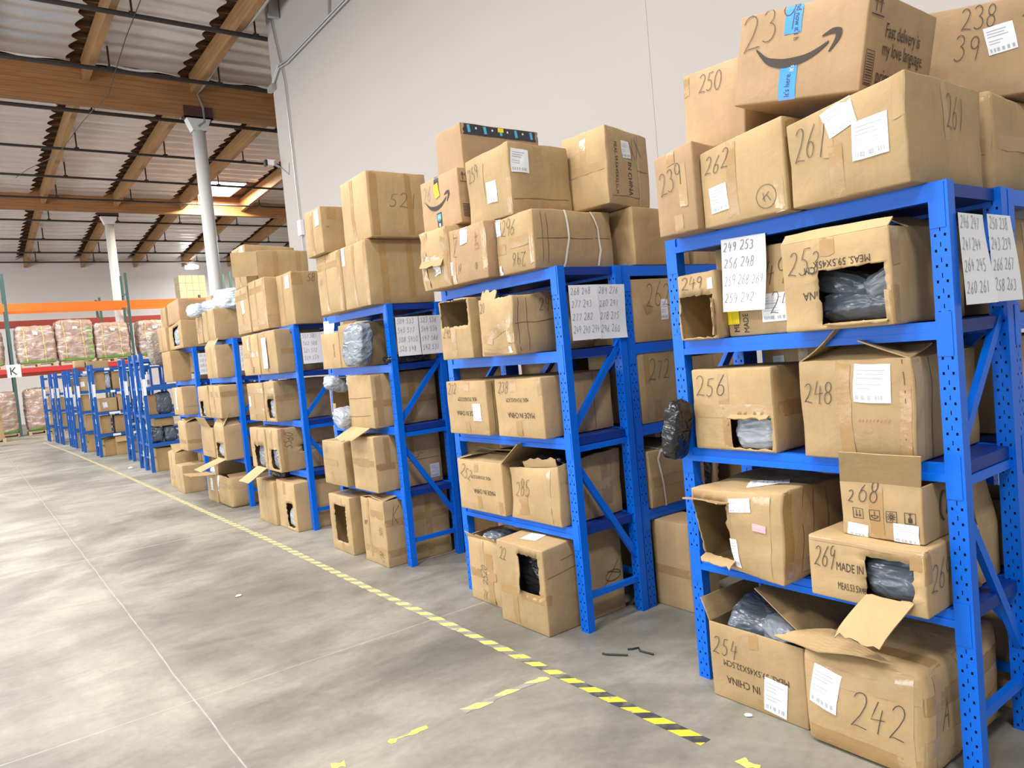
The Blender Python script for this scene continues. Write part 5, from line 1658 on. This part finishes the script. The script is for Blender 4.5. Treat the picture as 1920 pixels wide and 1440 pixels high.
box('IO5', (2.42, 2.88, 6.98, 7.46, 1.542, .42), 'carton marked IO5 with a white paper on its front, third shelf of the fourth rack', G4, num=[('S', 'IO5', .35, .72, .10, -70)], tape=[Tv('F', .4, 0, 1, .05, 'ctape'), Th('S', .5, .1, .9, .05), Tv('S', .85, .0, .6, .05)], crush=.006)
box('4i', (2.47, 2.97, 7.80, 8.24, 1.992, .48), 'tape-wrapped carton with a tilted white label at the far end of the fourth rack top', G4, tape=[Th('F', .80, 0, 1, .06), Th('F', .12, 0, 1, .07, 'ctape'), Tv('F', .5, 0, 1, .04)], lab=[('F', .6, .58, .085, .14, 8)])
box('4j', (2.47, 2.97, 7.26, 7.75, 1.992, .505), 'tape-wrapped carton in the middle of the fourth rack top', G4, tape=[Th('F', .80, 0, 1, .06), Th('F', .16, 0, 1, .07, 'ctape'), Tv('F', .45, 0, 1, .05), Tv('F', .95, 0, 1, .05), Th('S', .2, 0, 1, .07, 'ctape')], bulge=.010)
box('58', (2.58, 3.02, 6.82, 7.22, 1.992, .50), 'smooth carton marked 58 with a white label on the fourth rack top', G4, tape=[Tv('F', .42, 0, 1, .04), Tv('S', .12, .75, 1, .10), Tv('S', .80, 0, .55, .08)], lab=[('F', .75, .82, .10, .12, 2)], num=[('S', '58', .35, .80, .075)], bulge=.010)
box('4l', (2.55, 3.10, 8.0, 8.45, 2.50, .44), 'upper carton with a torn corner at the back of the fourth rack pile', G4, lab=[('F', .80, .82, .10, .13, 4)], tape=[Tv('F', .5, 0, 1, .05)], bulge=.010, crush=.008, warp={'BRT': (0, 0, -.03)})
box('4m', (2.52, 3.06, 7.55, 7.95, 2.505, .30), 'upper carton with an open brown flap in the middle of the fourth rack pile', G4, tape=[Tv('S', .35, 0, 1, .05), Tv('S', .8, 0, 1, .05)], flaps=[dict(face='F', u0=1, v0=.15, u1=1, v1=.98, length=.26, ang=35, name='side_flap')], open_faces='F')
# ===== fifth rack
box('5a', (2.39, 2.85, 9.52, 9.965, 0, .36), 'open carton with a flap sticking out on the floor under the fifth rack', G5, open_top=True, lab=[('F', .55, .62, .10, .15, 0)], flaps=[dict(face='F', u0=0, v0=1, u1=1, v1=1, length=.30, ang=5, skew=.3), dict(face='S', u0=0, v0=1, u1=1, v1=1, length=.32, ang=110, curl=10)])
box('5b', (2.39, 2.92, 8.95, 9.46, 0, .375), 'rounded sagging carton with a white label at the front post of the fifth rack', G5, bulge=.03, r=.035, crush=.012, lab=[('F', .15, .70, .08, .18, 4)], tape=[Th('F', .70, .3, 1, .05), Th('S', .7, 0, 1, .06, 'ctape'), Tv('S', .5, 0, 1, .06)], open_top=True,
    flaps=[dict(face='S', u0=0, v0=1, u1=.7, v1=1, length=.12, ang=165), dict(face='L', u0=.2, v0=1, u1=1, v1=1, length=.36, ang=112, curl=12)])
box('5c', (2.38, 2.85, 9.39, 9.96, .572, .38), 'dented carton at the far side, first shelf of the fifth rack', G5, crush=.012, flaps=[dict(face='F', u0=-.1, v0=1, u1=.8, v1=1, length=.14, ang=60, skew=.3)], seam=[('F', .2, .2, .8, .2), ('F', .2, .2, .2, .85)], open_top=True)
box('5d', (2.38, 2.96, 8.92, 9.33, .572, .40), 'carton with a small square window of grey plastic, first shelf of the fifth rack', G5, hole=[('F', .15, .05, .85, .50)], open_top=True, flaps=[dict(face='F', u0=0, v0=1, u1=1, v1=1, length=.18, ang=118), dict(face='S', u0=0, v0=1, u1=.8, v1=1, length=.16, ang=140), dict(face='F', u0=.1, v0=.02, u1=.9, v1=.02, length=.30, ang=-18, name='hanging_flap')], txt=[('F', 'MADE', .25, .7, .06, 90, 'faint')], num=[('S', '11', .55, .7, .05, 0, 'pencil')])
box('5e', (2.38, 2.85, 9.43, 9.90, 1.067, .39), 'carton with a narrow window of grey plastic, second shelf of the fifth rack', G5, hole=[('F', .26, .04, .62, .52)], bulge=.016)
box('5f', (2.38, 2.96, 8.93, 9.38, 1.067, .385), 'taped carton with a torn top corner, second shelf of the fifth rack', G5, tape=[Th('F', .74, .2, 1, .06), Th('S', .74, 0, 1, .06), Th('F', .1, 0, 1, .06, 'ctape'), Tv('F', .5, 0, 1, .05)], crush=.008, hole=[('T', .2, .0, .6, .2)])
box('5g', (2.42, 2.90, 9.05, 9.50, 1.542, .39), 'pale carton with a lifted top edge, third shelf of the fifth rack', G5, tape=[Tv('F', .55, 0, 1, .06, 'ctape'), Tv('F', .93, 0, 1, .05)], flaps=[dict(face='F', u0=0, v0=1, u1=1, v1=1, length=.10, ang=125)], bulge=.010)
box('5i', (2.47, 3.0, 9.14, 9.66, 1.992, .375), 'wide carton on the fifth rack top below the pale blue mailers', G5, tape=[Tv('F', .45, 0, 1, .06), Tv('F', .95, 0, 1, .05), Tv('S', .5, .0, 1, .04, 'ctape')], bulge=.010)
box('5h', (2.47, 2.90, 9.72, 9.98, 1.992, .335), 'narrow carton at the far end of the fifth rack top', G5, tape=[Th('F', .5, 0, 1, .06), Tv('F', .5, 0, 1, .05, 'ctape')])
box('5j', (2.64, 3.0, 9.78, 10.05, 2.332, .26), 'brown carton standing behind the pale blue mailers on the fifth rack', G5)
bag('large pale blue mailer resting on the wide carton of the fifth rack', (2.80, 9.27, 2.49), (.50, .36, .26), 'pwhite', (0, -4, 30), seed=31)
bag('pointed pale blue mailer half under the large one on the fifth rack', (2.60, 9.45, 2.43), (.30, .28, .14), 'pwhite', (8, 0, -30), seed=32)
bag('small pale blue mailer on the narrow carton of the fifth rack', (2.47, 9.80, 2.41), (.22, .22, .16), 'pwhite', (0, 0, 20), seed=33)
# ===== sixth rack
box('6a', (2.34, 2.80, 11.44, 11.86, 0, .52), 'tall narrow carton with a bent flap on the floor under the sixth rack', G6, tape=[Th('F', .30, .2, .8, .06), Tv('F', .5, 0, 1, .05, 'ctape')], open_top=True, flaps=[dict(face='F', u0=0, v0=1, u1=1, v1=1, length=.22, ang=160), dict(face='S', u0=0, v0=1, u1=1, v1=1, length=.24, ang=160, curl=-20)])
box('6b', (2.29, 2.60, 10.82, 11.20, 0, .385), 'squat carton on the floor in front of the sixth rack', G6, tape=[Tv('F', .5, 0, 1, .05, 'ctape')], num=[('S', 'I', .4, .6, .05, 0, 'pencil')])
box('6c', (2.62, 3.0, 10.83, 11.30, 0, .52), 'taller carton behind the squat carton on the floor of the sixth rack', G6, tape=[Tv('F', .5, 0, 1, .05)])
box('6d', (2.40, 2.95, 10.85, 11.30, .572, .39), 'carton with a folded top flap, first shelf of the sixth rack', G6, tape=[Th('F', .32, 0, 1, .05), Th('S', .32, 0, 1, .05), Tv('F', .95, 0, 1, .05, 'ctape')], open_top=True, flaps=[dict(face='F', u0=0, v0=1, u1=1, v1=1, length=.22, ang=150, curl=30), dict(face='S', u0=0, v0=1, u1=1, v1=1, length=.2, ang=165)])
box('6e', (2.40, 2.95, 10.85, 11.40, 1.067, .39), 'carton with a long white paper strip down its front, second shelf of the sixth rack', G6, lab=[('F', .42, .60, .09, .30, 0)], seam=[('S', 0, .3, 1, .3)])
box('6f', (2.36, 2.96, 11.10, 11.62, 1.542, .43), 'wide brown carton with a curled torn edge, third shelf of the sixth rack', G6, material='cardd', flaps=[dict(face='S', u0=.42, v0=.96, u1=.42, v1=.25, length=.13, ang=40, torn=.02, curl=40, name='torn_flap')], lab=[('S', .46, .06, .05, .12, 0)])
box('6f2', (2.62, 3.0, 11.64, 11.85, 1.542, .36), 'small carton beside the wide torn carton, third shelf of the sixth rack', G6)
box('6g', (2.44, 2.90, 11.60, 12.15, 1.992, .35), 'carton at the far end of the sixth rack top beside the clear bag', G6, tape=[Tv('F', .5, 0, 1, .05, 'ctape')])
box('6h', (2.46, 2.98, 10.74, 11.50, 1.992, .34), 'carton with a square window of dark mailers on the sixth rack top', G6, hole=[('F', .38, .12, .80, .86)], bulge=.010, warp={'FLT': (0, 0, -.02), 'FRT': (0, 0, .04)})
box('6i', (2.50, 2.92, 11.75, 12.10, 2.345, .30), 'smaller upper carton at the far end of the sixth rack pile', G6, tape=[Tv('F', .4, 0, 1, .05, 'ctape')])
box('6j', (2.50, 3.0, 10.92, 11.62, 2.36, .30), 'larger reddish upper carton on the sixth rack pile', G6, material='cardp', bulge=.012, warp={'FRT': (0, 0, .02)})

# ---------------------------------------------------------------- mailers inside the cartons
G = 'plastic mailers in the cartons'
bag('grey mailer at the far front of open carton 254', (2.66, 1.95, .29), (.30, .22, .20), 'pdark', (10, 0, 20), G, seed=41)
bag('dark grey mailer at the near front of open carton 254', (2.645, 1.76, .275), (.28, .22, .18), 'pgrey', (0, 14, -25), G, seed=42)
bag('dark grey mailer at the back of open carton 254 under the raised flap', (2.84, 1.86, .30), (.32, .34, .18), 'pdark', (0, -10, 0), G, seed=43)
bag('dark mailer across the lower part of the window in carton 253', (2.66, 1.37, 1.61), (.22, .30, .11), 'pdark', (0, 12, 0), G, seed=44)
bag('folded dark mailer in the upper left of the window in carton 253', (2.68, 1.42, 1.70), (.24, .24, .10), 'pdark', (18, 0, 0), G, seed=45)
bag('lighter grey mailer in the right of the window in carton 253', (2.63, 1.275, 1.69), (.18, .13, .09), 'pgrey', (-24, 0, 0), G, seed=46)
bag('silver mailer filling the window of carton 256', (2.645, 1.845, 1.145), (.14, .20, .145), 'psilver', (0, 0, 0), G, seed=47)
bag('black bag hanging out between the left post and carton 256', (2.50, 2.185, 1.155), (.12, .085, .26), 'pblack', (14, 0, 0), G, seed=48)
bag('grey mailers seen through the torn window of carton 269', (2.56, 1.255, .67), (.20, .23, .15), 'pdark', (0, 0, 0), G, seed=49)
bag('black plastic inside the ragged hole of the large carton on the second rack floor', (2.56, 3.26, .29), (.26, .26, .30), 'pblack', (0, 0, 0), G, seed=50)
bag('dark mailer in the open top of the crushed carton on the second rack floor', (2.63, 3.80, .37), (.2, .20, .14), 'pdark', (0, 0, 0), G, seed=51)
bag('black plastic heaped in the sagging carton 285', (2.79, 3.33, .875), (.37, .36, .16), 'pblack', (0, -6, 0), G, seed=52, amp=.14)
bag('silver mailer glimpsed inside the open front of carton 295', (2.62, 3.76, 1.72), (.16, .13, .10), 'psilver', (0, 0, 0), G, seed=53)
bag('silver mailer in the low window of the carton on the fourth rack floor', (2.51, 7.10, .12), (.12, .18, .18), 'psilver', (0, 0, 0), G, seed=54)
bag('dark mailer in the slot of the carton with the long hanging flap', (2.505, 7.70, .70), (.18, .28, .24), 'pgrey', (0, 0, 0), G, seed=55)
bag('dark mailer in the slot of the split carton on the fourth rack', (2.495, 7.27, .70), (.16, .22, .22), 'pgrey', (0, 0, 0), G, seed=56)
bag('silver mailer in the side slit of the split carton on the fourth rack', (2.80, 7.22, .78), (.30, .14, .12), 'psilver', (0, 0, 0), G, seed=57)
bag('black plastic sagging below the first shelf of the fourth rack', (2.62, 7.62, .505), (.24, .42, .10), 'pblack', (0, 0, 0), G, seed=58)
bag('striped plastic in the torn front of the carton, second shelf of the fourth rack', (2.505, 7.28, 1.19), (.14, .18, .20), 'psilver', (0, 0, 0), G, seed=59)
bag('grey plastic in the square window of the carton, first shelf of the fifth rack', (2.475, 9.12, .69), (.16, .28, .18), 'psilver', (0, 0, 0), G, seed=60)
bag('grey plastic in the narrow window of the carton, second shelf of the fifth rack', (2.475, 9.70, 1.18), (.16, .18, .20), 'psilver', (0, 0, 0), G, seed=61)
bag('pale mailer in the open carton on the floor under the fifth rack', (2.55, 9.76, .38), (.26, .30, .16), 'pwhite', (0, 0, 0), G, seed=62)
bag('dark mailers in the window of the carton on the sixth rack top', (2.555, 11.07, 2.16), (.18, .34, .26), 'psilver', (0, 0, 0), G, seed=63)
bag('cloudy clear bag draped over the far end of the sixth rack', (2.47, 12.24, 2.05), (.34, .22, .46), 'pclear', (0, 0, 0), None, seed=64)
bag('grey mailer inside the battered torn carton', (2.70, 1.88, .80), (.20, .22, .14), 'pdark', (0, 0, 0), G, seed=65)
# ---------------------------------------------------------------- far blue racks with few goods
GF = 'far blue racks with paper tags'
FL = (.50, .99, 1.475, 1.97)
far = [(13.95, 2.47, .55, 'first'), (14.52, 2.47, .50, 'second'), (16.50, 2.60, .50, 'third'), (18.52, 2.28, .56, 'fourth'), (20.50, 2.20, .50, 'fifth'), (22.30, 2.22, .50, 'sixth'), (23.0, 2.20, .5, 'seventh'), (24.4, 2.12, .55, 'eighth'), (25.5, 2.08, .5, 'ninth'), (26.8, 1.98, .55, 'tenth')]
tagm = {}
for i, (y, x, d, w) in enumerate(far):
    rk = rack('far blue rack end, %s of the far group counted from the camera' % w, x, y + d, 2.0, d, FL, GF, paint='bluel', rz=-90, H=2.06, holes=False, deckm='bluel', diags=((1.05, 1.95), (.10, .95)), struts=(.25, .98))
    rnd = random.Random(i)
    for px in (0, d - .05):                                   # white tags on the end posts
        mb = MB()
        mb.box((px + .004, -.003, 1.32 + rnd.uniform(-.04, .04)), (px + .046, -.001, 1.66 + rnd.uniform(-.03, .05)), M['paper'])
        mb.box((px - .002 if px == 0 else px + .052, .004, 1.34), (px if px == 0 else px + .054, .056, 1.62), M['paper'])
        mb.build('paper_tag', rk)
    if i != 0:
        for z in (1.93, 1.43, .95, .46) if i > 2 else (1.93,):
            for k in range(3):
                mb = MB()
                mb.box((d + .003, .25 + .5 * k + rnd.uniform(-.1, .1), z - .02), (d + .006, .42 + .5 * k + rnd.uniform(-.05, .1), z + .03), M['paper'])
                mb.build('paper_tag', rk)
    for z in (.25, .75, 1.15):
        mb = MB(); mb.box((d - .048, -.003, z), (d - .006, -.001, z + .1), M['paper'])
        mb.build('paper_tag', rk)
GH = 'cartons on the far blue racks'
W2 = ['lowest', 'second', 'third', 'upper']
def fb(dims, label, **k):
    box('far%f' % dims[2] + label[:8], dims, label, GH, material=k.pop('material', 'cardd'), **k)
fb((2.58, 2.95, 14.0, 14.4, 0, .40), 'dark carton on the floor under the closest far blue rack')
fb((2.62, 2.92, 14.0, 14.4, .78, .14), 'low carton above the black mailers of the closest far blue rack', material='card')
fb((2.55, 2.70, 14.05, 14.4, .992, .34), 'dark carton left of the grey sack on the closest far blue rack')
bag('black mailer bundle left of two on the closest far blue rack', (2.63, 14.15, .635), (.21, .3, .27), 'pdark', (0, 0, 0), 'black mailers on the far blue rack', seed=71)
bag('black mailer bundle right of two on the closest far blue rack', (2.85, 14.15, .635), (.21, .3, .27), 'pdark', (0, 0, 0), 'black mailers on the far blue rack', seed=72)
bag('dark grey sack standing on the second shelf of the closest far blue rack', (2.80, 14.15, 1.18), (.26, .3, .38), 'pdark', (0, 0, 0), None, seed=73)
b = tag(empty('spray_bottle', (2.59, 14.08, 1.477)), 'white plastic bottle on the third shelf of the closest far blue rack', 'bottle')
mb = MB(); mb.tube([(0, 0, 0), (0, 0, .02), (0, 0, .17), (0, 0, .22)], .04, M['paper'], 12); mb.build('bottle_body', b, True)
mb = MB(); mb.tube([(0, 0, .22), (0, 0, .27)], .016, M['paper'], 8); mb.build('cap', b, True)
mb = MB(); mb.box((-.02, -.043, .05), (.02, -.041, .13), M['pencil']); mb.build('bottle_label', b)
# goods on the racks further back
rnd = random.Random(9)
spec = [
    (18.54, 2.62, .36, 0, .42, 'tall open carton with its lid hanging on the floor before the fourth far rack'),
    (18.60, 2.40, .22, 0, .38, 'carton standing at the left on the floor of the fourth far rack'),
    (18.60, 2.38, .20, .502, .40, 'brown carton, first shelf of the fourth far rack'),
    (18.60, 2.66, .28, .502, .38, 'dark carton right of the gap, first shelf of the fourth far rack'),
    (18.60, 2.40, .34, .992, .30, 'carton with a white label, second shelf of the fourth far rack'),
    (18.60, 2.77, .20, .992, .36, 'narrow carton at the right, second shelf of the fourth far rack'),
    (18.60, 2.36, .20, 1.477, .42, 'dark carton beside the clear bag, third shelf of the fourth far rack'),
    (18.60, 2.70, .28, 1.477, .40, 'open dark carton right of the clear bag, third shelf of the fourth far rack'),
    (20.55, 2.27, .22, 1.477, .34, 'carton with a white label on the third shelf of the fifth far rack'),
    (20.55, 2.27, .24, .992, .40, 'square carton on the second shelf of the fifth far rack'),
    (20.55, 2.33, .24, .502, .40, 'brown carton on the first shelf of the fifth far rack'),
    (20.55, 2.33, .26, 0, .45, 'brown carton on the floor under the fifth far rack'),
    (22.35, 2.30, .20, .502, .38, 'pale carton on the first shelf of the sixth far rack'),
    (22.35, 2.30, .20, 0, .42, 'pale carton on the floor under the sixth far rack'),
    (23.05, 2.28, .22, 1.477, .36, 'dark carton on the third shelf of the seventh far rack'),
    (24.45, 2.20, .20, .992, .36, 'pale carton on the second shelf of the eighth far rack'),
    (24.45, 2.20, .20, .502, .40, 'pale carton on the first shelf of the eighth far rack'),
    (26.85, 2.12, .22, .992, .40, 'pale carton on the second shelf of the last far rack'),
    (26.85, 2.12, .22, .502, .40, 'pale carton on the first shelf of the last far rack'),
    (26.85, 2.12, .22, 0, .42, 'pale carton on the floor under the last far rack'),
]
for k, (y, x, w, z, h, lb) in enumerate(spec):
    kw = dict(material='card' if 'pale' in lb or 'label' in lb else 'cardd')
    if 'white label' in lb:
        kw['lab'] = [('S', .3, .5, .09, .12, 6)]
    if 'open' in lb:
        kw['open_top'] = True
        kw['flaps'] = [dict(face='S', u0=0, v0=1, u1=1, v1=1, length=.14, ang=-60), dict(face='F', u0=0, v0=1, u1=1, v1=1, length=.3, ang=-8)] if z == 0 else []
    fb((x, x + w, y, y + .40, z + .002, h), lb, **kw)
fb((2.46, 2.95, 20.58, 20.9, 1.972, .22), 'pale carton lying on top of the fifth far rack', material='card')
fb((2.22, 2.44, 20.58, 20.9, 2.062, .17), 'smaller pale carton left on top of the fifth far rack', material='card')
bag('cloudy clear bag on the third shelf of the fourth far rack', (2.60, 18.75, 1.67), (.14, .3, .36), 'psilver', (0, 0, 0), None, seed=75)

# ---------------------------------------------------------------- pallet racks along the back
def pallet_rack(label, y, xs, H, beams, paint, group, d=1.07):
    root = tag(empty('pallet_rack', (0, y, 0)), label, 'pallet rack', group)
    for x in xs:
        u = None
        mb = MB()
        for yy in (0, d - .08):
            mb.box((x - .045, yy, 0), (x + .045, yy + .08, H), M[paint])
            mb.box((x - .09, yy - .03, 0), (x + .09, yy + .11, .012), M[paint])
        z, k = .3, 0
        while z < H - .2:
            mb.bar((x, .04, z), (x, d - .04, z), .03, .04, M[paint])
            if z + 1.2 < H:
                mb.bar((x, .04 if k % 2 else d - .04, z), (x, d - .04 if k % 2 else .04, z + 1.2), .03, .04, M[paint])
            z += 1.2; k += 1
        mb.build('upright_frame', root)
    for z, col, h in beams:
        for a, b_ in zip(xs, xs[1:]):
            for yy in (0.0, d - .05):
                mb = MB(); mb.box((a + .046, yy, z - h), (b_ - .046, yy + .05, z), M[col])
                mb.build('beam', root)
    return root
XS = (-2.35, 1.55, 5.55, 9.55, 13.5)
pr = pallet_rack('tall pallet rack of green uprights with red and orange beams along the back', 32.2, XS, 5.9, ((2.46, 'redp', .17), (4.82, 'orange', .28)), 'green', 'pallet racks at the back')
mb = MB()
mb.box((1.35, -.02, 2.16), (1.78, -.012, 2.62), M['paper'])
mb.build('sign_sheet', pr)
mb = MB()
pts, fs, w = text_tris('K')
for x, z in pts:
    mb.v.append((1.45 + x * .36, -.024, 2.25 + z * .40))
mi = mb.m(M['print'])
for f in fs:
    mb.f.append(f); mb.mi.append(mi)
mb.build('sign_letter', pr)
pallet_rack('second pallet rack of dark uprights and red beams behind the first', 36.0, (-3.4, .7, 5.1, 9.2, 13.3), 5.35, ((2.4, 'darkred', .15), (4.5, 'darkred', .22)), 'green', 'pallet racks at the back')

def pallet(x, y, z, label, group, w=1.12, d=1.0):
    p = tag(empty('wooden_pallet', (x, y, z)), label, 'pallet', group)
    mb = MB()
    for k in range(7):
        yy = d * k / 7
        mb.box((-w / 2, yy + .01, .115), (w / 2, yy + d / 7 - .02, .135), M['wood'])
    mb.build('deck_boards', p)
    mb = MB()
    for k in range(3):
        xx = (-w / 2, -.05, w / 2 - .10)[k]
        mb.box((xx, .01, .02), (xx + .10, d - .01, .115), M['wood'])
    mb.build('stringers', p)
    mb = MB()
    for k in (0, 3, 6):
        yy = d * k / 7
        mb.box((-w / 2, yy + .01, 0), (w / 2, yy + .12, .02), M['wood'])
    mb.build('bottom_boards', p)
    return p
def load(x, y, z, w, d, h, label, group, band=True, side=None, paper=True):
    root = tag(empty('pallet_load', (x, y, z)), label, 'pallet load', group)
    _seed[0] += 1
    ct = Carton(w, d, h, _seed[0], .05, .035, None, .12)
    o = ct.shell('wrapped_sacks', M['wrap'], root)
    o.location = (0, d / 2, 0)
    if band:
        mb = MB()
        for u in (.22, .72):
            ct.ribbon(mb, 'S', [(u * w, .02), (u * w - .04, h - .03)], .035, M['ylstrap'], .012)
        q = mb.build('band', root, False); q.location = (0, d / 2, 0)
    if paper:
        mb = MB(); ct.patch(mb, 'S', w * .5, h * .80, .17, .11, -4, M['paper'], .02, 2, 2)
        q = mb.build('shipping_label', root); q.location = (0, d / 2, 0)
    mb = MB()
    ct.patch(mb, 'S', w * .5, .06, w * .92, .10, 0, M['lime'], .012, 8, 2)
    if side:
        for k in range(9):
            ct.patch(mb, 'S', w * .90, .12 + k * .135, .20, .06, 0, M['lime'], .012, 3, 2)
    q = mb.build('printed_sack_edge', root); q.location = (0, d / 2, 0)
    return root
GPa, GLo = 'pallets on the back rack', 'wrapped loads on the back rack'
for x, h, side, w in ((.72, 1.28, 0, 'far left, cut by the picture edge'), (2.35, 1.38, 0, 'left of three in the middle bay'), (3.62, 1.55, 1, 'centre of three, with green striped sacks'), (4.88, 1.38, 0, 'right of three in the middle bay'), (6.4, 1.4, 0, 'behind the cartons in the right bay')):
    pallet(x, 32.2, 2.465, 'wooden pallet on the red beam, ' + w, GPa)
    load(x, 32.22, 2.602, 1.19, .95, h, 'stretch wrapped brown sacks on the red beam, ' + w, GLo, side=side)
for x, y, h, w in ((1.0, 32.3, 1.5, 'left of the green upright'), (2.35, 32.3, 1.55, 'right of the green upright')):
    pallet(x, y, 0, 'wooden pallet on the floor under the back rack, ' + w, 'pallets on the floor at the back')
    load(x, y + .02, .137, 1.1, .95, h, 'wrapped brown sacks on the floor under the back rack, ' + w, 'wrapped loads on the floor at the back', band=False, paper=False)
# carton pallet at the left edge
pallet(.40, 29.6, 0, 'wooden pallet under the cartons at the left edge', 'pallets on the floor at the back', w=1.2)
n = 0
for k in range(3):
    n += 1
    box('edge%d' % k, (-.15, .95, 29.62, 30.5, .137 + .62 * k, .61), 'brown carton on the pallet at the left edge, %s of three stacked' % ('bottom', 'middle', 'top')[k], 'cartons on the pallet at the left edge', tape=[Th('S', .95, 0, 1, .05, 'ctape')] if k != 1 else [Th('S', .8, 0, 1, .12, 'ctape')])
# pale pallet load high on the second rack
root = tag(empty('pallet_load', (8.95, 36.1, 4.515)), 'tall pale yellow stack of cartons high on the second back rack', 'pallet load')
mb = MB()
for i in range(4):
    for j in range(5):
        mb.box((-.55 + .29 * i + .005, 0, .35 * j + .005), (-.55 + .29 * (i + 1) - .005, .9, .35 * (j + 1) - .005), M['palecard'])
mb.build('stacked_cartons', root)
mb = MB(); mb.box((-.57, -.02, -.002), (.59, .93, .0), M['wood']); mb.build('pallet_sheet', root)
